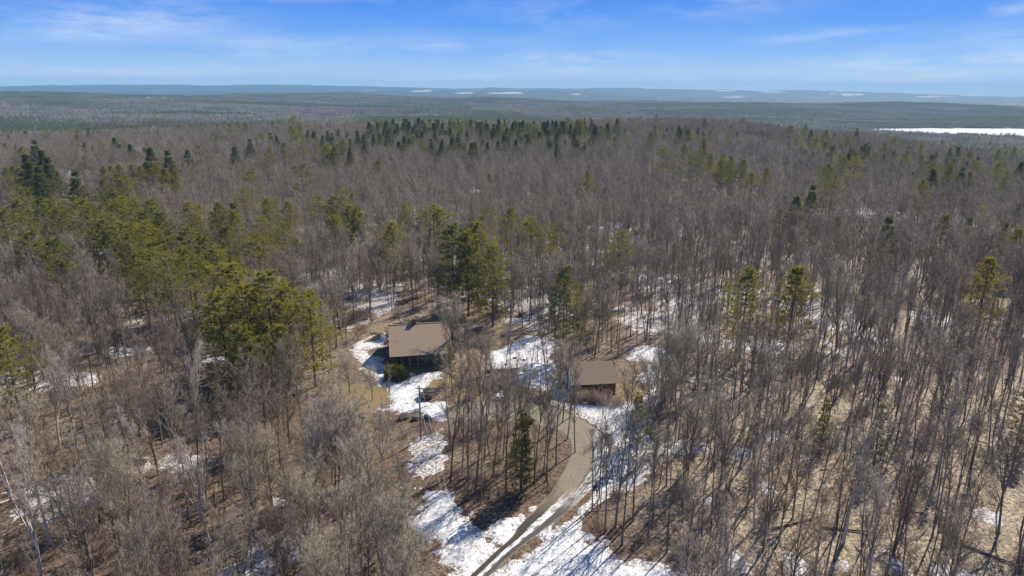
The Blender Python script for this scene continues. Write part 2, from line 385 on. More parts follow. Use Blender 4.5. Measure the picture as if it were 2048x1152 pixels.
def mat_bark(name, a, c2, spot=None):
    m, t, b = new_mat(name)
    r = t.node('ShaderNodeObjectInfo').outputs['Random']
    tc = t.node('ShaderNodeTexCoord').outputs['Object']
    n = t.noise(t.mapping(tc, (3, 3, 0.7)), 1.5, 4, 0.7)
    c = t.mix(t.math('ADD', t.math('MULTIPLY', r, 0.9), t.math('MULTIPLY', t.math('SUBTRACT', n, 0.5), 0.6), clamp=True), a, c2)
    if spot: c = t.mix(t.ramp(t.noise(t.mapping(tc, (2, 2, 5)), 1.4, 3, 0.7), 0.58, 0.66), c, spot)
    t.l.new(c, b.inputs['Base Color'])
    return m
def mat_needles(name, stops):
    m, t, b = new_mat(name)
    r = t.node('ShaderNodeObjectInfo').outputs['Random']
    cr = t.node('ShaderNodeValToRGB', ins={0: r}); e = cr.color_ramp.elements
    e[0].position = 0; e[0].color = (*stops[0], 1); e[1].position = 1; e[1].color = (*stops[-1], 1)
    for i, s in enumerate(stops[1:-1]):
        x = e.new((i+1)/(len(stops)-1)); x.color = (*s, 1)
    tc = t.node('ShaderNodeTexCoord').outputs['Object']
    n = t.noise(tc, 0.9, 4, 0.7)
    c = t.mix(t.ramp(n, 0.3, 0.75), cr.outputs[0], t.mix(0.5, cr.outputs[0], (0.33, 0.30, 0.085)))
    b.inputs['Roughness'].default_value = 0.65
    t.l.new(c, b.inputs['Base Color'])
    tr = t.node('ShaderNodeBsdfTranslucent', ins={'Color': t.mix(0.4, c, (0.42, 0.40, 0.05))})
    mx = t.node('ShaderNodeMixShader', ins={0: 0.42}); t.l.new(b.outputs[0], mx.inputs[1]); t.l.new(tr.outputs[0], mx.inputs[2])
    t.l.new(mx.outputs[0], t.n['Material Output'].inputs[0])
    return m
def mat_plain(name, col, col2=None, scale=3.0, rough=0.8, spec=0.25, stretch=(1, 1, 1), bump=0.0):
    m, t, b = new_mat(name)
    tc = t.node('ShaderNodeTexCoord').outputs['Object']
    n = t.noise(t.mapping(tc, stretch), scale, 5, 0.65)
    c = t.mix(n, col, col2 or tuple(min(1, v*1.35) for v in col))
    t.l.new(c, b.inputs['Base Color']); b.inputs['Roughness'].default_value = rough; b.inputs['Specular IOR Level'].default_value = spec
    if bump:
        bp = t.node('ShaderNodeBump', ins={'Strength': 0.7, 'Distance': bump, 'Height': n}); t.l.new(bp.outputs[0], b.inputs['Normal'])
    return m
M = dict(
    ground=mat_ground(), snow=mat_snow(), drive=mat_drive(),
    bark=mat_bark('grey_bark', (0.11, 0.09, 0.07), (0.24, 0.21, 0.17), (0.33, 0.33, 0.30)),
    twig=mat_bark('twigs', (0.175, 0.132, 0.10), (0.335, 0.285, 0.215)),
    twig_far=mat_bark('distant_twigs', (0.15, 0.12, 0.098), (0.27, 0.23, 0.185)),
    twig_pale=mat_bark('pale_twigs', (0.33, 0.29, 0.22), (0.46, 0.41, 0.32)),
    twig_red=mat_bark('red_brush', (0.20, 0.115, 0.085), (0.26, 0.17, 0.12)),
    birch=mat_bark('white_birch_bark', (0.50, 0.45, 0.38), (0.66, 0.62, 0.55), (0.16, 0.14, 0.12)),
    birch_twig=mat_bark('birch_twigs', (0.36, 0.30, 0.25), (0.46, 0.40, 0.33)),
    pine_bark=mat_bark('pine_bark', (0.10, 0.08, 0.065), (0.17, 0.14, 0.115)),
    pine=mat_needles('pine_needles', [(0.12, 0.15, 0.04), (0.30, 0.285, 0.05), (0.44, 0.38, 0.06), (0.20, 0.215, 0.045)]),
    pine_gold=mat_needles('golden_pine_needles', [(0.36, 0.29, 0.04), (0.44, 0.34, 0.045)]),
    spruce=mat_needles('spruce_needles', [(0.045, 0.068, 0.032), (0.08, 0.105, 0.042), (0.14, 0.15, 0.05)]),
    shrub_leaf=mat_needles('evergreen_leaves', [(0.03, 0.042, 0.02), (0.045, 0.06, 0.028)]),
    rock=mat_plain('granite', (0.07, 0.068, 0.065), (0.20, 0.19, 0.18), 1.4, bump=0.1),
    roof=mat_plain('brown_shingle', (0.27, 0.20, 0.135), (0.43, 0.325, 0.225), 2.2, 0.9, 0.1, (1, 4, 4)),
    roof2=mat_plain('weathered_shingle', (0.24, 0.185, 0.13), (0.38, 0.30, 0.215), 2.0, 0.9, 0.1, (1, 4, 4)),
    siding=mat_plain('dark_wood_siding', (0.05, 0.032, 0.022), (0.10, 0.066, 0.045), 2.0, stretch=(1, 1, 8)),
    redwood=mat_plain('red_brown_siding', (0.12, 0.045, 0.032), (0.20, 0.085, 0.058), 2.0, stretch=(8, 8, 1)),
    trim=mat_plain('tan_wood_trim', (0.24, 0.18, 0.10), (0.36, 0.28, 0.17), 4.0),
    white=mat_plain('white_paint', (0.70, 0.71, 0.70), (0.82, 0.82, 0.80), 3.0, 0.5),
    cream=mat_plain('cream_paint', (0.60, 0.57, 0.48), (0.72, 0.69, 0.60), 3.0, 0.6),
    glass=mat_plain('window_glass', (0.02, 0.024, 0.03), (0.03, 0.036, 0.045), 1.0, 0.12, 0.35),
    brick=mat_plain('chimney_brick', (0.13, 0.065, 0.045), (0.22, 0.12, 0.09), 9.0),
    pole=mat_plain('weathered_pole', (0.20, 0.16, 0.12), (0.32, 0.27, 0.22), 3.0, stretch=(6, 6, .4)),
    wire=mat_plain('aluminium_wire', (0.42, 0.42, 0.42), (0.55, 0.55, 0.55), 3.0, 0.45, 0.6),
    metal=mat_plain('grey_metal', (0.45, 0.48, 0.50), (0.60, 0.62, 0.64), 3.0, 0.4, 0.6),
    plank=mat_plain('rough_planks', (0.13, 0.085, 0.055), (0.22, 0.15, 0.10), 4.0),
    dark=mat_plain('dark_slab', (0.05, 0.045, 0.04), (0.10, 0.09, 0.08), 3.0),
)
def _ice():
    m, t, b = new_mat('lake_ice_snow')
    tc = t.node('ShaderNodeTexCoord').outputs['Object']
    c = t.mix(t.noise(tc, 0.01, 4, 0.6), (0.74, 0.76, 0.78), (0.90, 0.90, 0.90)); t.l.new(c, b.inputs['Base Color'])
    return m
M['ice'] = _ice()

# ------------------------------------------------------------------ ground
FIELDS = [(1010, 186, 62, 2.2), (930, 186, 30, 1.5), (1620, 185, 26, 1.6), (1700, 189, 40, 2.0), (1540, 184, 40, 1.4), (1470, 194, 34, 1.2), (1870, 193, 46, 1.8),
          (1960, 191, 50, 1.6), (2030, 192, 40, 2.2), (840, 182, 40, 1.2), (1380, 205, 30, 1.5), (430, 176, 30, 1.0), (1450, 181, 30, 1.0), (740, 181, 20, .8), (1155, 188, 25, 1), (1655, 188, 22, 1.5)]
def build_ground():
    az = np.concatenate([np.linspace(-math.pi, -R(52), 24, endpoint=False), np.linspace(-R(52), R(52), 440, endpoint=False), np.linspace(R(52), math.pi, 24)])
    d = np.concatenate([[0.0], np.linspace(4, 60, 10, endpoint=False), np.linspace(60, 240, 160, endpoint=False), 240*np.exp(np.linspace(0, math.log(12900/240), 190))])
    A, D = np.meshgrid(az, d); X = D*np.sin(A); Y = D*np.cos(A); Z = terrain(X, Y)
    n, m = A.shape
    idx = np.arange(n*m).reshape(n, m)
    a, b, c, e = idx[:-1, :-1], idx[:-1, 1:], idx[1:, 1:], idx[1:, :-1]
    tris = np.concatenate([np.stack([a, c, b], -1).reshape(-1, 3), np.stack([a, e, c], -1).reshape(-1, 3)])
    lawn = np.full(A.shape, 0.0); near = D < 260
    for P in LAWN: lawn[near] = np.maximum(lawn[near], np.clip(poly_sd(X[near], Y[near], P)/2.4+0.5, 0, 1))
    ang = np.degrees(A)
    tan = np.clip((ang-9)/9, 0, 1)*0.85 + np.clip((D-105)/60, 0, 1)*0.35
    tan = np.clip(tan+0.12, 0, 1)
    farw = np.clip((D-900)/900, 0, 1)
    fld = np.zeros(A.shape)
    # project far vertices to find the farmland on the hills
    Rm = np.array(CM.to_3x3()).T
    V = np.stack([X, Y, Z-CAM_Z], -1) @ Rm.T
    with np.errstate(all='ignore'):
        PX = 1024+F*V[..., 0]/-V[..., 2]; PY = 576-F*V[..., 1]/-V[..., 2]
    ok = (D > 5200) & (D < 12500) & (V[..., 2] < 0)
    for (cx, cy, rx, ry) in FIELDS:
        q = 1.15-((PX-cx)/rx)**2-((PY-cy)/ry)**2 + fbm(X, Y, 350, 3, 33)*0.5
        fld = np.where(ok, np.maximum(fld, np.clip(q, 0, 1)), fld)
    me = mesh_np('ground', np.stack([X, Y, Z], -1), tris, [M['ground']], smooth=True, attrs={'lawn': lawn.ravel(), 'tan': tan.ravel(), 'far': farw.ravel(), 'mid': np.clip((D-190)/160, 0, .85).ravel(), 'field': fld.ravel()})
    o = link('ground', me); o['kind'] = 'structure'
    # snow lying on it
    az = np.linspace(-R(44), R(44), 560); dd = 62*np.exp(np.linspace(0, math.log(520/62), 560))
    A, D = np.meshgrid(az, dd); X = D*np.sin(A); Y = D*np.cos(A)
    nz = fbm(X, Y, 5.5, 4, 50, 0.6); nz2 = fbm(X, Y, 1.6, 3, 60, 0.7)
    Fd = np.full(A.shape, -3.0)
    nr = D < 180
    for P in SNOW:
        Fd[nr] = np.maximum(Fd[nr], poly_sd(X[nr], Y[nr], P)+nz[nr]*1.9+nz2[nr]*1.1)
    Fp = np.full(A.shape, -3.0)
    for (cx, cy, rx, ry, k) in PATCH:
        q = 1-((X-cx)/rx)**2-((Y-cy)/ry)**2
        Fp = np.maximum(Fp, np.where(q > -1, (q*0.9+k-0.85+nz*1.5+nz2*0.9)*1.6-(1-k)*0.4, -3.0))
    hole = fbm(X, Y, 3.2, 4, 95, .65)
    Fd = np.where(nr, Fd-np.clip((hole-0.11)*7, 0, 2.2)*np.clip(2.6-Fd, 0.25, 1), Fd)
    thin = np.where(Fp > Fd, 1.0, np.clip(1-Fd/1.6, 0, 1))
    Fd = np.maximum(Fd, Fp)
    Fd[nr] = np.minimum(Fd[nr], -poly_sd(X[nr], Y[nr], DRIVE)*1.0+0.15+nz2[nr]*0.4)
    for P in LAWN: Fd[nr] = np.minimum(Fd[nr], -poly_sd(X[nr], Y[nr], P)+0.8+nz[nr]*1.2)
    Z = terrain(X, Y)+np.clip(Fd*0.10, -0.12, 0.14)+0.02+np.where(Fd > 0.3, nz2*0.03, 0)
    n, m = A.shape; idx = np.arange(n*m).reshape(n, m)
    a, b, c, e = idx[:-1, :-1], idx[:-1, 1:], idx[1:, 1:], idx[1:, :-1]
    keep = (np.maximum.reduce([Fd[:-1, :-1], Fd[:-1, 1:], Fd[1:, 1:], Fd[1:, :-1]]) > -0.25)
    a, b, c, e = (q[keep] for q in (a, b, c, e))
    tris = np.concatenate([np.stack([a, c, b], -1), np.stack([a, e, c], -1)])
    used, inv = np.unique(tris.ravel(), return_inverse=True)
    V = np.stack([X, Y, Z], -1).reshape(-1, 3)[used]
    me = mesh_np('snow', V, inv.reshape(-1, 3), [M['snow']], smooth=True, attrs={'thin': thin.ravel()[used]})
    o = link('snow_cover', me); tag(o, kind='structure')
    # driveway
    def resample(pts, n):
        P = np.array([G(*p) for p in pts]); 
        for _ in range(2):
            Q = [P[0]]
            for k in range(len(P)-1): Q += [P[k]*.75+P[k+1]*.25, P[k]*.25+P[k+1]*.75]
            Q.append(P[-1]); P = np.array(Q)
        s = np.concatenate([[0], np.cumsum(np.hypot(*np.diff(P, axis=0).T))])
        u = np.linspace(0, s[-1], n)
        return np.stack([np.interp(u, s, P[:, 0]), np.interp(u, s, P[:, 1])], -1)
    n, m = 170, 26
    I = resample(DR_IN, n); O = resample(DR_OUT, n)
    u = np.linspace(-0.04, 1.04, m)
    V = I[:, None, :]*(1-u[None, :, None])+O[:, None, :]*u[None, :, None]
    X, Y = V[..., 0], V[..., 1]
    e = np.clip(np.abs(u-0.5)*2-0.9, 0, 1)
    Z = terrain(X, Y)+0.05-e[None, :]*0.5+fbm(X, Y, 3, 2, 70)*0.015
    UV = np.stack([np.broadcast_to(u[None, :], (n, m)), np.broadcast_to(np.linspace(0, 1, n)[:, None], (n, m))], -1).reshape(-1, 2)
    idx = np.arange(n*m).reshape(n, m); a, b, c, e = idx[:-1, :-1], idx[:-1, 1:], idx[1:, 1:], idx[1:, :-1]
    tris = np.concatenate([np.stack([a, b, c], -1).reshape(-1, 3), np.stack([a, c, e], -1).reshape(-1, 3)])
    me = mesh_np('driveway', np.stack([X, Y, Z], -1), tris, [M['drive']], smooth=True, uv=UV)
    o = link('driveway', me); o['kind'] = 'structure'
    # frozen lake
    th = np.linspace(0, 2*math.pi, 120, endpoint=False)
    c_, s_ = 1.0, 0.0
    ux = np.sign(np.cos(th))*np.abs(np.cos(th))**.5*780; vy = np.sign(np.sin(th))*np.abs(np.sin(th))**.5*305
    lx = 1850+ux*c_-vy*s_; ly = 2030+ux*s_+vy*c_
    V = np.concatenate([[[1850, 2030, LAKE_Z]], np.stack([lx, ly, np.full(120, LAKE_Z)], -1)])
    tris = [[0, 1+k, 1+(k+1) % 120] for k in range(120)]
    o = link('frozen_lake', mesh_np('frozen_lake', V, tris, [M['ice']])); o['kind'] = 'structure'
build_ground()

# ------------------------------------------------------------------ branch system
def norm(v): return v/(np.linalg.norm(v, axis=-1, keepdims=True)+1e-9)
def ev(S, t): return S['P']+S['D']*(S['L']*t)[:, None]+S['C']*(t*t)[:, None]
def evt(S, t): return norm(S['D']*S['L'][:, None]+2*S['C']*t[:, None])
def spawn(S, n, t0, t1, lfac, ang, up=0.0, rfac=0.55, curve=0.15, rg=None, taper=0.5, lmin=0.0, tpow=1.0, flat=0.0):
    N = len(S['L']); i = np.repeat(np.arange(N), n)
    t = t0+(t1-t0)*rg.random(len(i))**tpow
    Q = {k: v[i] for k, v in S.items()}
    P = ev(Q, t); T = evt(Q, t)
    r = rg.normal(size=P.shape); r[:, 2] *= (1-flat)
    p = norm(r-(r*T).sum(-1, keepdims=True)*T)
    a = R(1)*(ang[0]+(ang[1]-ang[0])*rg.random(len(i)))
    D = T*np.cos(a)[:, None]+p*np.sin(a)[:, None]; D[:, 2] += up; D = norm(D)
    L = Q['L']*(lfac[0]+(lfac[1]-lfac[0])*rg.random(len(i)))*(1-taper*t); L = np.maximum(L, lmin)
    Rr = Q['R']*(1-0.8*t)*rfac
    C = rg.normal(size=P.shape)*curve*L[:, None]*0.4; C[:, 2] += curve*L
    return dict(P=P, D=D, L=L, R=Rr, C=C)
def tube_mesh(S, segs, sides, tip=0.2, rmin=0.0, off=0):
    N = len(S['L']); ts = np.linspace(0, 1, segs+1)
    V = []
    for t in ts:
        tt = np.full(N, t); c = ev(S, tt); T = evt(S, tt)
        ref = np.where(np.abs(T[:, 2:3]) < 0.9, np.array([[0, 0, 1.]]), np.array([[1., 0, 0]]))
        a = norm(np.cross(T, ref)); b = np.cross(T, a)
        r = np.maximum(S['R']*(1-(1-tip)*t), rmin)[:, None]
        for k in range(sides):
            th = 2*math.pi*k/sides; V.append(c+(a*math.cos(th)+b*math.sin(th))*r)
    V = np.stack(V, 1)                                  # N, (segs+1)*sides, 3
    nv = (segs+1)*sides; f = []
    for s in range(segs):
        for k in range(sides):
            p, q = s*sides+k, s*sides+(k+1) % sides
            f += [[p, q, q+sides], [p, q+sides, p+sides]]
    f = np.array(f)
    T = (np.arange(N)[:, None, None]*nv+f[None]).reshape(-1, 3)
    return V.reshape(-1, 3), T+off
def spike_mesh(S, rmin, off=0):
    N = len(S['L']); c = S['P']; T = norm(S['D']); tip = ev(S, np.ones(N))
    ref = np.where(np.abs(T[:, 2:3]) < 0.9, np.array([[0, 0, 1.]]), np.array([[1., 0, 0]]))
    a = norm(np.cross(T, ref)); b = np.cross(T, a); r = np.maximum(S['R'], rmin)[:, None]
    V = np.stack([c+a*r, c-a*r*.5+b*r*.87, c-a*r*.5-b*r*.87, tip], 1)
    f = np.array([[0, 1, 3], [1, 2, 3], [2, 0, 3]])
    return V.reshape(-1, 3), (np.arange(N)[:, None, None]*4+f[None]).reshape(-1, 3)+off
def blade_mesh(P, D, L, W, rg, off=0):
    N = len(L); r = rg.normal(size=P.shape); s = norm(np.cross(D, r))*W[:, None]*.5
    V = np.stack([P-s, P+s, P+D*L[:, None]], 1)
    return V.reshape(-1, 3), (np.arange(N)[:, None]*3+np.array([[0, 1, 2]]))+off
class Acc:
    def __init__(s): s.V = []; s.T = []; s.M = []; s.n = 0
    def add(s, vt, m=0):
        V, T = vt; s.V.append(V); s.T.append(T+s.n); s.M.append(np.full(len(T), m)); s.n += len(V)
    def out(s): return np.concatenate(s.V), np.concatenate(s.T), np.concatenate(s.M)

def root_branch(H, r, lean=0.03, rg=None):
    c = rg.normal(size=3)*lean*H; c[2] = 0
    return dict(P=np.array([[0., 0, -0.3]]), D=norm(np.array([[c[0]*.02, c[1]*.02, 1.]])), L=np.array([H+.3]), R=np.array([r]), C=np.array([[c[0], c[1], 0.]]))
def cat(*Ss): return {k: np.concatenate([S[k] for S in Ss]) for k in Ss[0]}

def hardwood(seed, H=18, r=0.17, base=0.45, n1=22, limb=(0.22, 0.34), ang=(28, 60), up=0.25, n2=7, n3=5, n4=3, fork=0, tw=0.011, lod=0):
    """a bare broadleaf tree: trunk (with main limbs) and crown (branches and twigs) as separate triangle sets"""
    rg = np.random.default_rng(seed)
    tr = root_branch(H, r, 0.03, rg)
    trunks = tr
    if fork:
        fk = spawn(tr, fork, 0.25, 0.5, (0.75, 0.95), (14, 30), 0.25, 0.75, 0.12, rg, taper=0.65)
        trunks = cat(tr, fk)
    l1 = spawn(tr, n1, base, 0.97, limb, ang, up, 0.62, 0.22, rg, taper=0.45)
    if fork: l1 = cat(l1, spawn(fk, max(6, n1//2), 0.3, 0.97, (limb[0]*1.1, limb[1]*1.1), ang, up, 0.6, 0.2, rg, taper=0.45))
    l2 = spawn(l1, n2, 0.25, 1.0, (0.38, 0.6), (22, 55), 0.15, 0.6, 0.15, rg)
    l3 = spawn(l2, n3, 0.15, 1.0, (0.38, 0.62), (20, 55), 0.12, 0.6, 0.1, rg, lmin=0.35)
    trunk = Acc(); crown = Acc()
    if lod == 0:
        trunk.add(tube_mesh(trunks, 9, 7, 0.12)); crown.add(tube_mesh(l1, 4, 4, 0.25, 0.016)); crown.add(tube_mesh(l2, 2, 3, 0.3, 0.010))
        crown.add(spike_mesh(l3, tw*1.15))
        if n4:
            l4 = spawn(l3, n4, 0.2, 1.0, (0.45, 0.8), (20, 55), 0.1, 0.5, 0.05, rg, lmin=0.32); crown.add(spike_mesh(l4, tw))
    else:
        trunk.add(tube_mesh(trunks, 4, 4, 0.12)); crown.add(tube_mesh(l1, 2, 3, 0.25, 0.025)); crown.add(spike_mesh(l2, 0.022)); crown.add(spike_mesh(l3, tw))
    return trunk.out(), crown.out()

def pine(seed, H=19, r=0.22, base=0.25, width=0.24, whorl=0.62, nb=5, top=0.10, droop=0.0, irregular=0.35, nsub=9, ntuft=5, nbl=4, bl=0.30, bw=0.055, power=0.8, lift=0.25, gaps=0.1, lod=0, sharp=1.0):
    rg = np.random.default_rng(seed)
    tr = root_branch(H, r, 0.012, rg)
    zs = np.arange(base*H, H*0.985, whorl)
    P = []; D = []; L = []; az0 = 0
    bias = rg.random()*6.28
    for z in zs:
        f = min(1.0, (H-z)/(H*(1-base)))                      # 1 at the lowest whorl, 0 at the tip
        prof = (f**power)*(1-0.30*max(0, f-0.65)/0.35*sharp)
        if rg.random() < gaps: continue
        for k in range(nb):
            a = az0+k*2*math.pi/nb+rg.normal()*0.25
            l = H*width*prof*(1+irregular*rg.normal()*0.8)*(1+0.25*irregular*math.cos(a-bias)*2)
            l = max(l, 0.45)
            e = lift*max(0.0, 1-f)**0.7+0.10-droop*f+rg.normal()*0.08
            P.append((0, 0, z+rg.normal()*0.12)); D.append((math.cos(a)*math.cos(e), math.sin(a)*math.cos(e), math.sin(e))); L.append(l)
        az0 += 0.7+rg.random()*0.5
    P = np.array(P, float); D = np.array(D); L = np.array(L)
    t = (P[:, 2]+.3)/(H+.3)
    P = P+tr['C']*(t*t)[:, None]
    C = np.zeros_like(P); C[:, 2] = L*0.10*(1-2*droop)
    l1 = dict(P=P, D=D, L=L, R=0.012*L+0.012, C=C)
    l2 = spawn(l1, nsub, 0.22, 1.0, (0.26, 0.42), (30, 60), 0.10, 0.5, 0.12, rg, taper=0.45, lmin=0.35, flat=0.65, tpow=0.8)
    l2 = cat(l2, dict(P=ev(l1, np.full(len(L), .8)), D=evt(l1, np.full(len(L), .9)), L=np.maximum(L*.25, .3), R=l1['R']*.4, C=C*.1))
    trunk = Acc(); crown = Acc()
    trunk.add(tube_mesh(tr, 8 if not lod else 3, 7 if not lod else 4, 0.08))
    if not lod: crown.add(tube_mesh(l1, 2, 3, 0.3, 0.012), 0)
    # leader tuft and needle sprays
    S = l2
    n = ntuft*nbl; i = np.repeat(np.arange(len(S['L'])), ntuft); Q = {k: v[i] for k, v in S.items()}
    tt = rg.random(len(i))**0.7; PP = ev(Q, tt); TT = evt(Q, tt)
    j = np.repeat(np.arange(len(PP)), nbl)
    DD = norm(TT[j]*0.8+rg.normal(size=(len(j), 3))*0.55+np.array([[0, 0, 0.25]]))
    LL = bl*(0.6+0.8*rg.random(len(j))); WW = bw*(0.7+0.6*rg.random(len(j)))
    tipP = ev(tr, 0.9+0.1*rg.random(60 if not lod else 12)); 
    crown.add(blade_mesh(PP[j], DD, LL, WW, rg), 1)
    crown.add(blade_mesh(tipP, norm(rg.normal(size=tipP.shape)*0.6+np.array([[0, 0, .6]])), np.full(len(tipP), bl*1.2), np.full(len(tipP), bw), rg), 1)
    return trunk.out(), crown.out()
_tp = ev
def ev(S, t):
    if len(S['L']) == 1 and len(np.atleast_1d(t)) > 1:
        t = np.atleast_1d(t); return S['P']+S['D']*(S['L'][0]*t)[:, None]+S['C']*(t*t)[:, None]
    return _tp(S, t)

def species(name, gen, tm, cms):
    """gen -> (trunk, crown) triangle sets -> meshes: trunk, crown and both joined (for the wood mass)"""
    (tv, tt, _), (cv, ct, cm) = gen
    a = mesh_np(name+'_trunk', tv, tt, [tm], smooth=True); b = mesh_np(name+'_crown', cv, ct, cms, cm)
    return dict(trunk=a, crown=b, raw=((tv, tt), (cv, ct, cm)), mats=[tm]+cms, H=float(cv[:, 2].max()))
def joined(sp, name):
    (tv, tt), (cv, ct, cm) = sp['raw']
    me = mesh_np(name, np.concatenate([tv, cv]), np.concatenate([tt, ct+len(tv)]), sp['mats'], np.concatenate([np.zeros(len(tt), int), cm+1]))
    return bpy.data.objects.new(name, me)           # not linked: used only as an instance source

SLENDER = [species('slender_hardwood', hardwood(100+k, H=18.5, r=0.15, base=(0.30, 0.46)[k % 2], n1=22, limb=(0.17, 0.27), ang=(24, 52), up=0.35, n2=7, n3=5, n4=1, tw=0.015), M['bark'], [M['twig']]) for k in range(4)]
FULL = [species('full_hardwood', hardwood(120+k, H=17.5, r=0.19, base=0.26, n1=28, limb=(0.24, 0.38), n2=7, n3=5, n4=2, fork=k % 3, tw=0.014), M['bark'], [M['twig']]) for k in range(4)]
POLES = [species('pole_hardwood', hardwood(180+k, H=19.5, r=0.15, base=0.40+.08*k, n1=15, limb=(0.14, 0.26), ang=(18, 42), up=0.4, n2=4, n3=4, n4=1, tw=0.015, fork=k % 2), M['bark'], [M['twig']]) for k in range(3)]
BROAD = [species('broad_hardwood', hardwood(140+k, H=14.5, r=0.24, base=0.20, n1=26, limb=(0.34, 0.52), ang=(32, 66), up=0.28, n2=8, n3=5, n4=2, fork=3, tw=0.014), M['bark'], [M['twig_pale']]) for k in range(3)]
BIRCH = [species('birch', hardwood(160+k, H=17, r=0.24, base=0.34, n1=18, limb=(0.20, 0.34), ang=(18, 45), up=0.4, n2=6, n3=5, n4=2, fork=2+k, tw=0.011), M['birch'], [M['birch_twig']]) for k in range(3)]
PB = M['pine_bark']
PINE = [species('white_pine', pine(200, H=20, width=0.26, base=0.24, irregular=0.36, gaps=0.10, power=0.65, nbl=5, bw=.085, whorl=0.85, nb=6), PB, [PB, M['pine']]),
        species('white_pine', pine(201, H=18, width=0.29, base=0.15, irregular=0.30, gaps=0.05, power=0.6, nbl=5, bw=.085, whorl=0.85, nb=6), PB, [PB, M['pine']]),
        species('white_pine', pine(202, H=21, width=0.27, base=0.34, irregular=0.45, gaps=0.16, power=0.5, nbl=5, bw=.085, whorl=0.95, nb=6), PB, [PB, M['pine']]),
        species('white_pine', pine(203, H=17, width=0.32, base=0.18, irregular=0.35, power=0.55, nsub=10, nbl=5, bw=.085, whorl=0.85, nb=6), PB, [PB, M['pine']])]
GOLD = [species('golden_pine', pine(210+k, H=15, width=0.27, base=0.12, irregular=0.35, power=0.65, nbl=5, bw=.085, whorl=0.85, nb=6), PB, [PB, M['pine_gold']]) for k in range(2)]
LAYER = [species('layered_pine', pine(220, H=23, width=0.27, base=0.34, irregular=0.45, gaps=0.16, power=0.6, whorl=1.15, nb=6, lift=0.10, nsub=12, nbl=5, bw=.09), PB, [PB, M['pine']])]
SPRUCE = [species('spruce', pine(230+k, H=16, width=0.27-0.02*k, base=0.08, irregular=0.14, gaps=0.02, whorl=0.5, nb=7, nsub=7, power=1.0, lift=0.0, droop=0.12, sharp=0.0, bl=0.26, bw=.08), PB, [PB, M['spruce']]) for k in range(3)]
HEMLOCK = [species('hemlock', pine(240, H=13, width=0.21, base=0.06, irregular=0.35, gaps=0.08, nb=6, nsub=7, ntuft=4, nbl=5, bl=0.26, bw=.07, power=0.75, lift=0.1), PB, [PB, M['spruce']])]
YOUNG = [species('young_pine', pine(250, H=10, r=0.10, width=0.24, base=0.10, irregular=0.4, gaps=0.06, nb=5, nsub=7, ntuft=4, nbl=5, bl=0.26, bw=.06, power=0.75, lift=0.35), PB, [PB, M['pine']])]
MID_H = [species('mid_hardwood', hardwood(300+k, H=17, r=0.17, base=0.30, n1=28, limb=(0.26, 0.42), ang=(34, 74), up=0.15, n2=7, n3=6, lod=1, tw=0.020), M['bark'], [M['twig']]) for k in range(6)]
MID_S = [species('mid_spruce', pine(320+k, H=16, width=0.26, base=0.08, irregular=0.2, whorl=0.7, nb=5, nsub=4, ntuft=3, nbl=3, bl=0.5, bw=0.18, power=1.0, lift=0, droop=0.1, lod=1, sharp=0), PB, [PB, M['spruce']]) for k in range(2)]
MID_P = [species('mid_pine', pine(330+k, H=18, width=0.29, base=0.2, irregular=0.4, whorl=0.8, nb=5, nsub=5, ntuft=3, nbl=3, bl=0.5, bw=0.18, power=0.6, lod=1), PB, [PB, M['pine']]) for k in range(2)]

# brush: many thin stems from the ground
def brush(seed, n=26, H=2.2, mat='twig_red'):
    rg = np.random.default_rng(seed)
    P = rg.normal(size=(n, 3))*0.45; P[:, 2] = -0.05
    D = norm(np.stack([rg.normal(size=n)*.35, rg.normal(size=n)*.35, np.ones(n)], -1))
    S = dict(P=P, D=D, L=H*(0.5+0.6*rg.random(n)), R=np.full(n, 0.018), C=rg.normal(size=(n, 3))*0.25)
    S2 = spawn(S, 6, 0.2, 1, (0.3, 0.55), (18, 50), 0.2, 0.6, 0.1, rg); S3 = spawn(S2, 4, 0.2, 1, (0.4, 0.7), (20, 55), 0.1, 0.6, 0.1, rg, lmin=.2)
    a = Acc(); a.add(spike_mesh(S, 0.015)); a.add(spike_mesh(S2, 0.010)); a.add(spike_mesh(S3, 0.008))
    V, T, _ = a.out()
    return mesh_np('brush', V, T, [M[mat]])

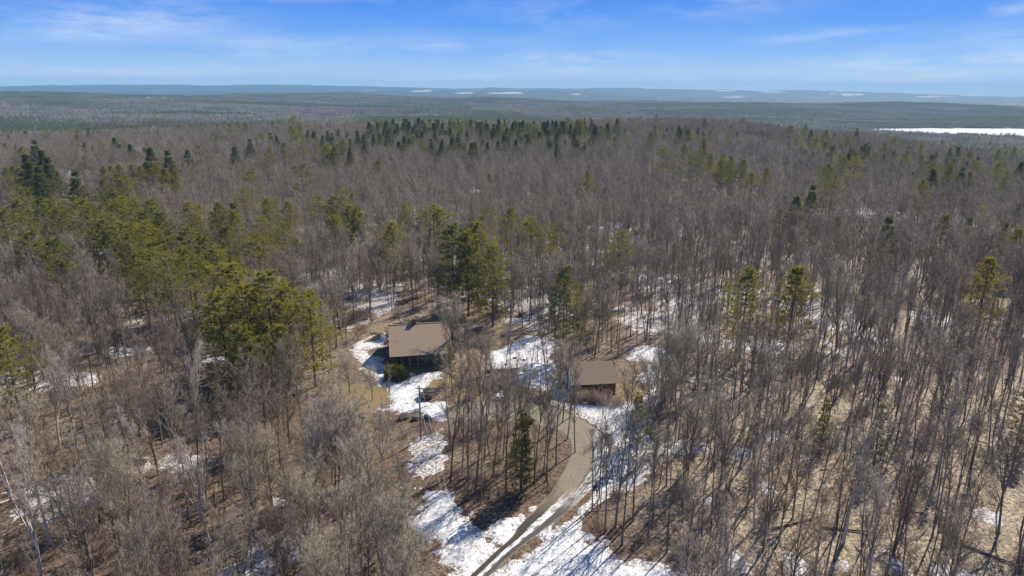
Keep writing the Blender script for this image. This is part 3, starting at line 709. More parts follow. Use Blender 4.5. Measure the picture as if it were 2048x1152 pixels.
# ------------------------------------------------------------------ instancing (the uncountable rest of the woods)
def scatter(name, pts, rots, scales, idx, sources, label=None):
    pts = np.asarray(pts, np.float32)
    me = bpy.data.meshes.new(name); me.vertices.add(len(pts)); me.vertices.foreach_set('co', pts.ravel())
    a = me.attributes.new('inst_rot', 'FLOAT_VECTOR', 'POINT'); a.data.foreach_set('vector', np.asarray(rots, np.float32).ravel())
    a = me.attributes.new('inst_scale', 'FLOAT', 'POINT'); a.data.foreach_set('value', np.asarray(scales, np.float32))
    a = me.attributes.new('inst_id', 'INT', 'POINT'); a.data.foreach_set('value', np.asarray(idx, np.int32))
    o = link(name, me); o['kind'] = 'stuff'
    if label: o['label'] = label
    ng = bpy.data.node_groups.new(name+'_scatter', 'GeometryNodeTree')
    ng.interface.new_socket('Geometry', in_out='INPUT', socket_type='NodeSocketGeometry')
    ng.interface.new_socket('Geometry', in_out='OUTPUT', socket_type='NodeSocketGeometry')
    N = ng.nodes; Lk = ng.links
    gi = N.new('NodeGroupInput'); go = N.new('NodeGroupOutput')
    ids = N.new('GeometryNodeInputNamedAttribute'); ids.data_type = 'INT'; ids.inputs[0].default_value = 'inst_id'
    rt = N.new('GeometryNodeInputNamedAttribute'); rt.data_type = 'FLOAT_VECTOR'; rt.inputs[0].default_value = 'inst_rot'
    scn = N.new('GeometryNodeInputNamedAttribute'); scn.data_type = 'FLOAT'; scn.inputs[0].default_value = 'inst_scale'
    g2i = N.new('GeometryNodeGeometryToInstance')
    for s in reversed(sources):
        oi = N.new('GeometryNodeObjectInfo'); oi.inputs['Object'].default_value = s; oi.transform_space = 'ORIGINAL'
        Lk.new(oi.outputs['Geometry'], g2i.inputs[0])
    iop = N.new('GeometryNodeInstanceOnPoints')
    Lk.new(gi.outputs[0], iop.inputs['Points']); Lk.new(g2i.outputs[0], iop.inputs['Instance'])
    iop.inputs['Pick Instance'].default_value = True
    def out(nd): return next(q for q in nd.outputs if q.enabled and q.name == 'Attribute')
    Lk.new(out(ids), iop.inputs['Instance Index'])
    e2r = N.new('FunctionNodeEulerToRotation'); Lk.new(out(rt), e2r.inputs[0]); Lk.new(e2r.outputs[0], iop.inputs['Rotation'])
    Lk.new(out(scn), iop.inputs['Scale'])
    Lk.new(iop.outputs[0], go.inputs[0])
    md = o.modifiers.new('scatter', 'NODES'); md.node_group = ng
    return o

# ------------------------------------------------------------------ where trees may not stand
HOUSE_C = G(838, 745); GAR_C = G(1188, 801)
CLEAR = [poly(p) for p in (
 [(680, 700), (770, 640), (930, 630), (985, 640), (1000, 670), (1090, 655), (1125, 690), (1140, 715), (1240, 715), (1300, 690), (1350, 700), (1345, 760), (1300, 800), (1300, 860), (1290, 930), (1235, 965), (1200, 1000), (1160, 1050), (1210, 1080), (1220, 1115), (1350, 1125), (1400, 1230), (1350, 1600), (1250, 1900), (900, 1900), (800, 1500), (790, 1200), (850, 1120), (790, 1050), (800, 960), (820, 880), (780, 835), (660, 830), (640, 780)],)]
ISLAND = poly([(895, 850), (1060, 855), (1120, 870), (1140, 895), (1120, 940), (1090, 985), (1030, 1020), (960, 1045), (935, 1020), (900, 980), (880, 900)])
OPEN = [(*G(115, 372), 26), (*G(75, 372), 18), (*G(270, 318), 22)]
def blocked(x, y, cl=True):
    b = np.zeros(x.shape, bool)
    if cl:
        for P in CLEAR: b |= poly_sd(x, y, P) > 0.5
    for (cx, cy, r) in OPEN: b |= np.hypot(x-cx, y-cy) < r
    b |= lake_sd(x, y) > -12
    b |= poly_sd(x, y, DRIVE) > -2.0
    return b
def jitter_points(d0, d1, s, amax, seed):
    rg = np.random.default_rng(seed)
    gx = np.arange(-d1, d1, s); gy = np.arange(-60, d1, s); X, Y = np.meshgrid(gx, gy)
    X = X+rg.uniform(-.48, .48, X.shape)*s; Y = Y+rg.uniform(-.48, .48, X.shape)*s
    X = X.ravel(); Y = Y.ravel(); D = np.hypot(X, Y); A = np.abs(np.arctan2(X, Y))
    k = (D >= d0) & (D < d1) & (A < amax)
    return X[k], Y[k]

def project(x, y, z):
    v = CM.inverted() @ Vector((x, y, z))
    if v.z > -1: return None
    return 1024+F*v.x/-v.z, 576-F*v.y/-v.z

# ------------------------------------------------------------------ trees as things
proto = {}
def make_tree(kind, name, sp, x, y, H, rz, label, cat_, group, lean=(0, 0), wide=1.0):
    s = H/sp['H']; z = tz(x, y)
    key = (name, id(sp['trunk']))
    if key not in proto:
        root = empty(name, (x, y, z))
        tr = link('trunk', sp['trunk'], root); cr = link('crown', sp['crown'], root); proto[key] = (root, tr, cr)
    else:
        r0, t0, c0 = proto[key]
        root = r0.copy(); COL.objects.link(root)
        for c in (t0, c0):
            q = c.copy(); COL.objects.link(q); q.parent = root
    root.location = (x, y, z); root.rotation_euler = (lean[0], lean[1], rz); root.scale = (s*wide*rnd.uniform(.92, 1.1), s*wide*rnd.uniform(.92, 1.1), s)
    tag(root, label, cat_, group)
    return root

rc = np.random.default_rng(31)
CONIFERS = []      # (px, py of the tip, height, kind)
def cl(kind, H, pts): CONIFERS.extend((x, y, H, kind) for x, y in pts)
cl('P', 19, [(50, 390), (82, 404), (99, 411), (118, 425), (35, 413), (10, 434), (70, 470), (149, 402), (167, 409), (196, 404), (227, 395), (243, 404), (271, 414), (309, 425), (182, 426), (286, 436), (217, 440), (240, 455), (205, 454), (292, 457), (257, 433), (278, 503), (337, 520), (305, 511), (320, 440), (262, 480)])
cl('P', 18, [(111, 497), (60, 480), (375, 470), (410, 484), (455, 462), (514, 479), (233, 360), (252, 364), (208, 366), (371, 500), (430, 500), (3, 655)])
cl('Y', 15, [(207, 340), (222, 338), (238, 335), (264, 333), (292, 331), (312, 335), (330, 343), (350, 346), (40, 343), (26, 337), (280, 340), (302, 341)])
cl('S', 21, [(149, 352)])
cl('S', 22, [(70, 290), (52, 317), (87, 310), (80, 342), (97, 325), (62, 335), (337, 309), (300, 305)])
cl('L', 26, [(587, 234)]); cl('L', 22, [(460, 253), (398, 292), (602, 334), (500, 340), (1381, 314), (1713, 315), (1329, 298)])
cl('P', 18, [(491, 249), (521, 267), (653, 298), (686, 287), (569, 291), (606, 289), (538, 298), (430, 267), (153, 273), (139, 258), (92, 265), (10, 340), (45, 300), (590, 262)])
cl('S', 17, [(663, 270), (615, 263), (628, 267), (49, 263), (17, 250), (35, 253), (645, 275), (540, 270), (555, 275), (260, 292), (228, 280), (500, 285), (470, 300), (375, 305), (715, 265), (700, 300), (668, 300)])
cl('P', 17, [(490, 388), (535, 405), (377, 417), (399, 421), (439, 416), (469, 433), (578, 412), (639, 399), (667, 402), (691, 390), (700, 421), (670, 440), (573, 454), (521, 443)])
cl('B', 22, [(462, 530), (535, 547)]); cl('B', 19, [(488, 578), (573, 568), (616, 584), (440, 590)]); cl('B', 15, [(560, 650), (480, 650)])
cl('P', 17, [(756, 327), (1176, 352), (810, 414), (866, 418), (975, 426), (1022, 425), (784, 459), (1062, 447), (1107, 456), (1239, 478), (880, 430)])
cl('P', 21, [(905, 465), (955, 461)]); cl('P', 19, [(935, 485), (985, 500)])
cl('S', 10, [(1017, 319)])
cl('P', 20, [(1130, 535), (1497, 540), (1301, 270), (753, 237)]); cl('Y', 19, [(1594, 538), (1983, 514)])
cl('S', 18, [(1199, 220), (1237, 218), (1281, 220), (1321, 216), (1298, 232), (1348, 237), (1235, 242), (1170, 235), (1357, 255), (1395, 237), (1377, 263), (1362, 262)])
cl('P', 18, [(1421, 315), (1445, 322), (1463, 326), (1485, 326), (1581, 254), (1598, 272), (1612, 253), (1653, 263), (1709, 254), (1756, 256), (1633, 275), (1686, 319), (1657, 336), (1667, 357), (1848, 367), (1865, 331), (1900, 336), (1997, 329), (2015, 350), (1844, 291), (1820, 265), (1834, 267), (1886, 284), (1907, 277), (1938, 270), (1959, 274), (2000, 274), (2028, 301), (1997, 305)])
cl('S', 17, [(1624, 263), (1715, 262), (1730, 293), (1626, 381), (1593, 402), (1777, 447), (1924, 343), (1917, 298), (2035, 267), (1865, 260), (1980, 285), (1900, 330), (1870, 345), (2010, 290), (1950, 290), (2040, 330)])
cl('Y', 15, [(1504, 352), (1534, 343), (1890, 437), (1695, 277), (1770, 287), (1645, 275), (2035, 468), (1940, 350), (1970, 285)])
# the dark belt of spruce along the ridge
rb = np.random.default_rng(11)
for x in np.arange(738, 1215, 7.5):
    yb = np.interp(x, [738, 780, 900, 1050, 1150, 1215], [248, 243, 243, 246, 243, 252])
    CONIFERS.append((x+rb.normal()*3, yb+rb.uniform(-3, 8), rb.uniform(17, 22), 'S' if rb.random() < .72 else 'P'))
for x in np.arange(745, 1200, 8):
    CONIFERS.append((x+rb.normal()*4, rb.uniform(258, 274), rb.uniform(12, 18), 'S' if rb.random() < .8 else 'P'))
for x in np.arange(760, 1190, 10):
    CONIFERS.append((x+rb.normal()*4, rb.uniform(272, 290), rb.uniform(12, 17), 'S' if rb.random() < .8 else 'P'))
for x in np.arange(600, 740, 12):
    CONIFERS.append((x+rb.normal()*5, rb.uniform(262, 290), rb.uniform(13, 18), 'S' if rb.random() < .7 else 'P'))

def pick(v, cuts, words):   # the words for the stretch that v falls in
    return words[int(np.searchsorted(cuts, v))]
def zone(px, py):
    """where in the place a thing stands, in words"""
    if py > 1160: return 'at the bottom, ' + pick(px, [250, 520, 800, 1350, 1600, 1820], ['in the left corner', 'left of the corner birches', 'beside the left snow patch', 'under the wires', 'right of the snow bank', 'in the right woods', 'in the right corner'])
    if py > 1010: return pick(px, [260, 520, 860, 1150, 1420, 1640, 1850], ['low in the woods behind the corner birch', 'low in the left woods', 'near the bottom left snow', 'between the two snow fields', 'right behind the lower snow bank', 'low in the right woods', 'near the fallen log at right', 'low at the right edge'])
    if py > 880: return pick(px, [260, 520, 700, 860, 1150, 1420, 1640, 1850], ['in the birchy woods at the left edge', 'in the shaded left woods', 'in the woods below the ochre lawn', 'just left of the utility pole', 'inside the driveway bend', 'just outside the driveway bend', 'in the woods right of the bend', 'by the green hemlocks at right', 'in the woods at the right edge'])
    if py > 760: return pick(px, [200, 420, 640, 1320, 1500, 1700, 1880], ['beside the snowy strip at far left', 'below the left pines', 'left of the ochre lawn', 'around the snowy yard', 'right of the garage snow', 'before the forked dark tree', 'beyond the right hemlocks', 'at the right edge, mid height'])
    if py > 650: return pick(px, [200, 420, 760, 1100, 1330, 1600, 1800], ['at the left edge above the snowy strip', 'left of the big pine clump', 'between the big pines and the house', 'behind the house roof', 'on the leafy slope behind the garage', 'behind the garage woods', 'near the white clearing at right', 'right of the white clearing'])
    if py > 560: return pick(px, [420, 760, 1100, 1330, 1700], ['left behind the birches', 'behind the big green pines', 'in the dark woods behind the house', 'behind the leafy slope', 'behind the white clearing', 'far right behind the clearing'])
    return pick(px, [700, 1300], ['in the left middle woods', 'in the woods far behind the house', 'in the right middle woods'])
def czone(px, py):
    if 735 < px < 1215 and py < 296: return (pick(py, [250, 262, 275], ['on the skyline edge', 'in the upper rows', 'in the middle rows', 'on the lower edge'])+' of the dark ridge belt, '+pick(px, [815, 895, 975, 1055, 1135], ['left end', 'left part', 'left of centre', 'right of centre', 'right part', 'right end']), 'evergreens in the dark belt on the ridge')
    if py < 300 and px <= 735: return ('on the left side of the ridge, '+pick(px, [200, 450, 540, 620, 670], ['far left', 'left part', 'below the skyline pine', 'around the tallest pine', 'right of the tallest pine', 'beside the dark belt']), 'evergreens on the left side of the ridge')
    if py < 300 and px < 1420: return ('on the bare ridge top', 'evergreens on the ridge top')
    if py < 320: return ('in the far woods before the frozen lake, '+pick(px, [1560, 1660, 1760, 1860, 1960], ['left end', 'left part', 'left of centre', 'right of centre', 'right part', 'right end'])+pick(py, [275, 300], [', far row', ', middle row', ', near row']), 'evergreens before the frozen lake')
    if px < 360 and py < 380: return ('near the pale house far left', 'evergreens near the far left house')
    if px < 360: return (pick(py, [415, 440, 475], ['at the back', 'in the upper middle', 'in the lower middle', 'at the front'])+' of the dense green stand at left, '+pick(px, [90, 170, 250], ['left end', 'left half', 'right half', 'right end']), 'pines of the dense left stand')
    if px < 720 and py < 460: return ('in the row across the left middle woods, '+pick(px, [450, 550, 640], ['left end', 'left half', 'right half', 'right end']), 'pines across the left middle woods')
    if px < 720: return ('in the big green clump left of the house', 'pines of the clump left of the house')
    if px < 1250: return ('in the bare woods behind the house', 'pines behind the house')
    if py < 410: return ('in the middle of the right woods', 'evergreens in the middle of the right woods')
    return ('in the nearer right woods', 'evergreens in the nearer right woods')
UNIQUE = {(149, 352): 'broad dark spruce before the pale house at far left', (587, 234): 'tallest dark pine standing above the left ridge skyline', (1381, 314): 'tall layered pine standing alone in the right woods, left of the golden pair',
 (1713, 315): 'tall open layered pine with bare trunk in the right woods', (462, 530): 'biggest green pine of the clump left of the house', (1130, 535): 'round topped pine rising behind the snowy yard',
 (1176, 352): 'small golden green pine alone in the bare middle woods', (756, 327): 'lone small pine in the bare woods, below the dark belt', (1777, 447): 'dark pointed spruce alone in the right woods by snow specks',
 (1890, 437): 'golden pine alone near the right edge of the middle woods', (1497, 540): 'round topped green pine beside a narrower golden one', (1594, 538): 'narrow golden pine beside the round topped green pine',
 (1983, 514): 'golden pine by the right edge above the near woods', (905, 465): 'big dark green pine right behind the house, the left of two', (955, 461): 'big dark green pine right behind the house, the right of two',
 (602, 334): 'lone pine with branch sticking out right, left middle woods', (500, 340): 'round dark pine alone left of the branchy lone pine', (1504, 352): 'bushy golden pine of the golden pair in the right woods', (1534, 343): 'slim golden pine of the golden pair in the right woods',
 (490, 388): 'pointed slim pine in the row across the left woods', (398, 292): 'wide round pine in the far left woods', (3, 655): 'yellow green pine cut off by the left edge', (1017, 319): 'tiny thin spruce in the bare middle woods below the dark belt',
 (1329, 298): 'layered pine left of the tall lone one in the right woods', (460, 253): 'layered pine left of the tallest pine on the left ridge'}
for (x0, x1, y0, y1, n, H) in ((150, 320, 408, 460, 2, 18), (360, 720, 415, 450, 3, 16), (1640, 2048, 262, 330, 10, 16), (0, 120, 330, 372, 4, 16), (560, 730, 255, 300, 8, 17), (1300, 1480, 270, 330, 7, 17)):
    for _ in range(n): CONIFERS.append((rc.uniform(x0, x1), rc.uniform(y0, y1), H*rc.uniform(.8, 1.1), 'P' if rc.random() < .75 else 'Y' if rc.random() < .5 else 'S'))
conifer_xy = []
for (px, py, H, k) in CONIFERS:
    x, y = G(px, py, H)
    if lake_sd(np.array([x]), np.array([y]))[0] > -5: continue
    conifer_xy.append((x, y))
    H = H*(1.14 if py < 500 else 1.05); wide = {'B': 1.12, 'P': 1.05, 'Y': 1.15, 'S': 1.3}.get(k, 1.0)
    sp, nm, look = {'B': (PINE[(len(conifer_xy) % 2)*2+1], 'pine_tree', 'big green pine'), 'P': (rnd.choice(PINE), 'pine_tree', 'green pine'), 'Y': (rnd.choice(GOLD), 'pine_tree', 'golden green pine'), 'L': (LAYER[0], 'pine_tree', 'tall layered pine'), 'S': (rnd.choice(SPRUCE), 'spruce_tree', 'dark pointed spruce')}[k]
    where, grp = czone(px, py)
    lab = UNIQUE.get((px, py)) or f'{look} {where}'
    make_tree(k, nm, sp, x, y, H*(rnd.uniform(.97, 1.03)), rnd.uniform(0, 6.28), lab, nm.split('_')[0]+' tree', f'{look}s {where}' if (px, py) not in UNIQUE else None, wide=wide)
conifer_xy = np.array(conifer_xy)

# ------------------------------------------------------------------ hand-placed trees round the yard: base position, height, species
KEEP_SEEN = []
def at(nm, sp, px, py, H, lab, grp=None, lean=(0, 0), rz=None):
    x, y = G(px, py)
    if nm == 'bare_tree': lean = (rnd.gauss(0, .05), rnd.gauss(0, .06)); H *= rnd.uniform(.82, 1.08)
    if nm != 'bare_tree': KEEP_SEEN.append((x, y))
    return make_tree('x', nm, sp, x, y, H, rnd.uniform(0, 6.28) if rz is None else rz, lab, nm.replace('_', ' '), grp, lean)
at('pine_tree', YOUNG[0], 900, 766, 8.5, 'small pale green pine at the right corner of the house')
at('pine_tree', YOUNG[0], 1272, 912, 11, 'slim young green pine on snow outside the driveway bend')
at('hemlock_tree', HEMLOCK[0], 1042, 985, 13, 'dark green hemlock among bare trunks inside the driveway bend')
at('hemlock_tree', HEMLOCK[0], 1745, 940, 11, 'wispy green hemlock among bare trees, the larger at right')
at('hemlock_tree', HEMLOCK[0], 1640, 900, 9, 'wispy green hemlock among bare trees, the smaller at right')
at('hemlock_tree', HEMLOCK[0], 440, 860, 8, 'dark green hemlock low in the woods left of the lawn')
at('hemlock_tree', HEMLOCK[0], 2030, 900, 12, 'soft green hemlock cut by the right edge')
for (px, py, H, sp) in ((903, 900, 19, 0), (936, 962, 20, 1), (950, 985, 21, 2), (985, 955, 19, 3), (1012, 990, 20, 0), (1068, 968, 20, 1), (1092, 962, 19, 2), (1112, 930, 20, 3), (1135, 878, 17, 0), (962, 1008, 15, 1), (925, 935, 18, 2), (1000, 900, 16, 3), (1055, 930, 18, 0), (968, 930, 20, 1), (1030, 925, 19, 2)):
    spot = ('front' if py > 970 else 'back' if py < 915 else 'middle')
    at('bare_tree', SLENDER[sp], px, py, H, f'slender bare tree at the {spot} of the leafy island inside the bend', 'bare trees inside the driveway bend')
for k_, (px, py) in enumerate(((1030, 800), (1055, 805), (1080, 790), (1098, 800), (960, 790), (985, 775), (940, 800), (1010, 760), (1125, 845), (1140, 835), (1095, 735), (1075, 725), (905, 790), (925, 765), (1150, 720), (1185, 712), (1235, 715))):
    at('bare_tree', (POLES+SLENDER)[k_ % 7], px, py, 13+(k_*37 % 60)/10, 'slim bare tree between house and garage' if px < 1110 else 'slim bare tree close to the garage', 'slim bare trees in the yard')
for k_ in range(20):
    px = 890+(k_*89 % 240); py = 858+(k_*53 % 150)
    if poly_sd(np.array([G(px, py)[0]]), np.array([G(px, py)[1]]), ISLAND)[0] > 0: at('bare_tree', (POLES+SLENDER)[k_ % 7], px, py, 14+(k_*31 % 60)/10, 'thin bare tree '+pick(px, [950, 1010, 1070], ['at the left side', 'left of the hemlock', 'right of the hemlock', 'at the right side'])+' of the leafy island inside the bend', 'bare trees inside the driveway bend')
for (px, py, H_, sp_, lb) in ((1252, 845, 13, FULL[2], 'twiggy bare tree on the snow before the right end of the garage'), (1150, 905, 15, SLENDER[2], 'bare tree at the tip of the island before the garage'), (1262, 812, 12, FULL[0], 'bare tree on the ochre grass beside the garage'), (1118, 770, 12, BROAD[2], 'bare tree with arching limbs at the garage doors')):
    at('bare_tree', sp_, px, py, H_, lb)
at('bare_tree', BROAD[0], 908, 716, 16.5, 'wide bare tree with arching limbs over the right end of the house roof', None)
at('bare_tree', BROAD[1], 972, 748, 11, 'bare tree with dark trunk between the house and the snowy yard', None)
at('bare_tree', FULL[1], 1110, 728, 16, 'bare tree left of the garage at the edge of the snow', None)
at('bare_tree', POLES[0], 1200, 1018, 14, 'thin bare tree standing on the snow bank of the driveway')
at('bare_tree', POLES[1], 1196, 1050, 13, 'slim bare tree nearest the wheel ruts on the right snow bank')
at('bare_tree', POLES[2], 1228, 990, 15, 'slim bare tree between the young pine and the driveway')
at('bare_tree', POLES[0], 1318, 975, 17, 'bare tree at the edge of snow right of the young pine')
at('bare_tree', BROAD[2], 700, 788, 9, 'small bare tree standing on the ochre lawn', None)
at('bare_tree', BROAD[1], 745, 800, 8, 'low bare bushy tree at the right edge of the ochre lawn')
at('bare_tree', SLENDER[0], 1330, 800, 21, 'tall bare tree right of the garage snow')
at('bare_tree', BROAD[2], 1672, 700, 22, 'big dark forked tree before the white clearing in the right woods')
for (px, py, H, k, lab) in ((25, 1000, 17, 0, 'forked white birch at the left edge above the bottom corner'), (120, 900, 17, 1, 'leaning white birch left of the clumped birches'),
        (150, 860, 16, 2, 'white birch behind the leaning one at the left'), (395, 860, 14, 0, 'curved white birch alone left of the green clump'), (85, 1160, 17, 1, 'nearest white birch in the bottom left corner'),
        (765, 960, 14, 2, 'thin white birch left of the utility pole'), (1012, 840, 11, 0, 'small white birch between house and garage'), (1020, 735, 11, 1, 'pale multi stem birch before the snowy yard'), (290, 1010, 15, 0, 'thin pale birch low in the left woods'),
        (420, 1090, 16, 2, 'straight pale birch near the bottom left snow')):
    at('birch_tree', BIRCH[k], px, py, H, lab, lean=(rnd.uniform(-.03, .08), rnd.uniform(-.12, .05)))

# ------------------------------------------------------------------ the woods
X, Y = jitter_points(42, 250, 3.9, R(47), 21)
k = ~blocked(X, Y); X, Y = X[k], Y[k]
def in_front(X, Y, cx, cy, reach, half):
    d = math.hypot(cx, cy); fx, fy = cx/d, cy/d
    al = (cx-X)*fx+(cy-Y)*fy; la = np.abs(-(X-cx)*fy+(Y-cy)*fx)
    return (al > -3.5) & (al < reach) & (la < half)
for (cx, cy) in conifer_xy[np.hypot(conifer_xy[:, 0], conifer_xy[:, 1]) < 300]:
    k = ~in_front(X, Y, cx, cy, 11, 3.4); X, Y = X[k], Y[k]
for (cx, cy) in KEEP_SEEN:
    k = ~in_front(X, Y, cx, cy, 13, 2.6); X, Y = X[k], Y[k]
A = np.degrees(np.arctan2(X, Y)); D = np.hypot(X, Y)
dens = 0.80+0.5*fbm(X, Y, 30, 3, 71)
dens = np.where((D < 120) & (A < -8), 1.0, dens)
THIN = poly([(600, 830), (830, 830), (845, 1000), (800, 1060), (720, 960), (620, 930)])
thin_ = poly_sd(X, Y, THIN) > 0
dens = np.where(thin_, 0.30, dens)
near_i = rng.random(len(X)) < np.where((A > 7) & (D < 190), dens*0.95, dens*0.90)
thin_ = thin_[near_i]; X, Y = X[near_i], Y[near_i]; A = np.degrees(np.arctan2(X, Y)); D = np.hypot(X, Y)
Z = terrain(X, Y)
pool = SLENDER+FULL+BROAD+BIRCH+POLES     # indices 0-3, 4-7, 8-10, 11-13, 14-16
u = rng.random(len(X)); idx = np.where(u < .42, rng.integers(0, 4, len(X)), rng.integers(4, 8, len(X)))
idx = np.where((A > 7) & (D < 190) & (rng.random(len(X)) < .72) | (rng.random(len(X)) < .22), rng.integers(14, 17, len(X)), idx)
lowleft = (D < 125) & (A < -6) & (A > -24)
idx = np.where(lowleft & (D < 96) & (rng.random(len(X)) < .5), rng.integers(8, 11, len(X)), idx)
idx = np.where((A < -6) & (rng.random(len(X)) < .10), rng.integers(8, 11, len(X)), idx)
pale = (A > 8) & (A < 17) & (D > 95) & (D < 125)
idx = np.where(pale & (rng.random(len(X)) < .7), rng.integers(8, 11, len(X)), idx)
idx = np.where(rng.random(len(X)) < .035, rng.integers(11, 14, len(X)), idx)
Hs = rng.uniform(13, 20, len(X)); Hs = np.where((idx >= 8) & (idx < 11), rng.uniform(11, 16, len(X)), Hs)
idx = np.where(thin_ & (idx > 3), 15, idx); Hs = np.where(thin_, rng.uniform(8, 12, len(X)), Hs)
big = []
for i in range(len(X)):
    p = project(X[i], Y[i], Z[i]+Hs[i]*.6)
    if p and -30 < p[0] < 2078 and p[1] < 1180: big.append((Hs[i]/D[i], i, p))
big.sort(reverse=True)
single = set()
for _, i, p in big[:262]:
    single.add(i)
    q = project(X[i], Y[i], Z[i]) or p
    z = zone(q[0], q[1]); j = int(idx[i])
    look = 'slender bare tree' if j < 4 else 'full twiggy bare tree' if j < 8 else 'broad pale bare tree' if j < 11 else 'pole-like bare tree' if j > 13 else 'white birch'
    nm = 'birch_tree' if 11 <= j < 14 else 'bare_tree'
    size = 'tall ' if Hs[i] > 17.6 else 'low ' if Hs[i] < 14.6 else 'mid-height '
    look = size + look
    make_tree('w', nm, pool[j], X[i], Y[i], Hs[i], rng.uniform(0, 6.28), f'{look} {z}', nm.replace('_', ' '), f'{look}s {z}'.replace('birchs', 'birches'), (rnd.gauss(0, .045), rnd.gauss(0, .045)))
keep = np.array([i not in single for i in range(len(X))])
src = [joined(s, 'wood_source') for s in pool]
HH = np.array([s['H'] for s in pool])
nk = int(keep.sum())
scatter('bare_woodland', np.stack([X, Y, Z], -1)[keep], np.stack([rng.normal(size=nk)*.05, rng.normal(size=nk)*.05, rng.random(nk)*6.28], -1), (Hs/HH[idx])[keep], idx[keep], src)

# middle distance: 250 m to 1150 m
X, Y = jitter_points(250, 1180, 5.2, R(44), 22)
k = ~blocked(X, Y, False); X, Y = X[k], Y[k]; Z = terrain(X, Y); D = np.hypot(X, Y)
far_c = conifer_xy
gset = {}
for cx, cy in far_c: gset.setdefault((int(cx//8), int(cy//8)), []).append((cx, cy))
ok = np.ones(len(X), bool)
for i in range(len(X)):
    a, b = int(X[i]//8), int(Y[i]//8)
    for da in (-1, 0, 1):
        for db in (-1, 0, 1):
            for (cx, cy) in gset.get((a+da, b+db), ()):
                # a tree just in front of a conifer stays lower, one on it is left out
                if math.hypot(X[i]-cx, Y[i]-cy) < 4.0 or in_front(X[i], Y[i], cx, cy, 7.9, 4.2): ok[i] = False
X, Y, Z, D = X[ok], Y[ok], Z[ok], D[ok]
u = rng.random(len(X)); A = np.degrees(np.arctan2(X, Y))
idx = rng.integers(0, 5, len(X))
cn = fbm(X, Y, 90, 3, 75)
conp = np.where(D > 520, np.clip(0.02+cn*0.25, 0, .3), np.clip(cn*0.06-0.01, 0, .05))
conp = np.where(A > 22, conp*2.2+0.02, conp); conp = np.where((D > 800), conp+0.08, conp)
isc = u < conp
idx = np.where(isc, rng.integers(5, 9, len(X)), idx)
src = MID_H+MID_S+MID_P; HH = np.array([s['H'] for s in src]); so = [joined(s, 'wood_source') for s in src]
Hs = rng.uniform(10.0, 16.5, len(X))*(1+0.18*fbm(X, Y, 50, 2, 77))
Hs = np.where(isc, Hs*rng.uniform(.85, 1.12, len(X)), Hs)
scatter('middle_woodland', np.stack([X, Y, Z], -1), np.stack([rng.normal(size=len(X))*.03, rng.normal(size=len(X))*.03, rng.random(len(X))*6.28], -1), Hs/HH[idx], idx, so)

# far woods: pieces of canopy, each a few dozen small trees
def canopy_piece(seed, size, conifer):
    rg = np.random.default_rng(seed); a = Acc(); s = 6.0
    g = np.arange(-size/2, size/2, s); XX, YY = np.meshgrid(g, g)
    for x, y in zip(XX.ravel(), YY.ravel()):
        x += rg.uniform(-2.6, 2.6); y += rg.uniform(-2.6, 2.6)
        if rg.random() < conifer:
            H = rg.uniform(11, 19); n = 46
            z = H*(0.15+0.85*rg.random(n)); rr = (H-z)*rg.uniform(.17, .25)+0.2; th = rg.random(n)*6.28
            P = np.stack([x+rr*.3*np.cos(th), y+rr*.3*np.sin(th), z+.4], -1); Dd = norm(np.stack([np.cos(th), np.sin(th), np.full(n, -.15)], -1))
            a.add(blade_mesh(P, Dd, rr+.4, np.full(n, 1.5), rg), 1)
            P = np.array([[x, y, H-3]]*3); a.add(blade_mesh(P, norm(np.array([[0, 0, 1.]]*3)+rg.normal(size=(3, 3))*.05), np.full(3, 3.4), np.full(3, 1.2), rg), 1)
        else:
            H = rg.uniform(11, 16); n = 34
            P = np.stack([x+rg.normal(size=n)*1.0, y+rg.normal(size=n)*1.0, H*(.45+.3*rg.random(n))], -1)
            Dd = norm(np.stack([(P[:, 0]-x)*.35+rg.normal(size=n)*.2, (P[:, 1]-y)*.35+rg.normal(size=n)*.2, np.ones(n)], -1))
            S = dict(P=P, D=Dd, L=H*rg.uniform(.22, .42, n), R=np.full(n, .09), C=np.zeros((n, 3)))
            a.add(spike_mesh(S, .09), 0)
    V, T, m = a.out()
    return bpy.data.objects.new('canopy_source', mesh_np('canopy_piece', V, T, [M['twig_far'], M['spruce']], m))
pieces = [canopy_piece(400, 54, 0.05), canopy_piece(401, 54, 0.12), canopy_piece(402, 54, 0.25), canopy_piece(403, 54, 0.42), canopy_piece(404, 54, 0.75)]
X, Y = jitter_points(1120, 5200, 48, R(43), 23)
sd = lake_sd(X, Y); k = sd < -20; X, Y = X[k], Y[k]; Z = terrain(X, Y)
cn = 1.5*fbm(X, Y*1.4, 330, 4, 81, .6)+0.03*np.clip((np.hypot(X, Y)-1500)/1500, -1, 1)+0.15*(np.degrees(np.arctan2(X, Y)) > 12)
idx = np.clip(((cn+0.33)/0.9*5).astype(int), 0, 4)
rr = np.stack([np.zeros(len(X)), np.zeros(len(X)), rng.random(len(X))*6.28], -1)
scatter('distant_woodland', np.stack([X, Y, Z], -1), rr, rng.uniform(.95, 1.1, len(X)), idx, pieces)

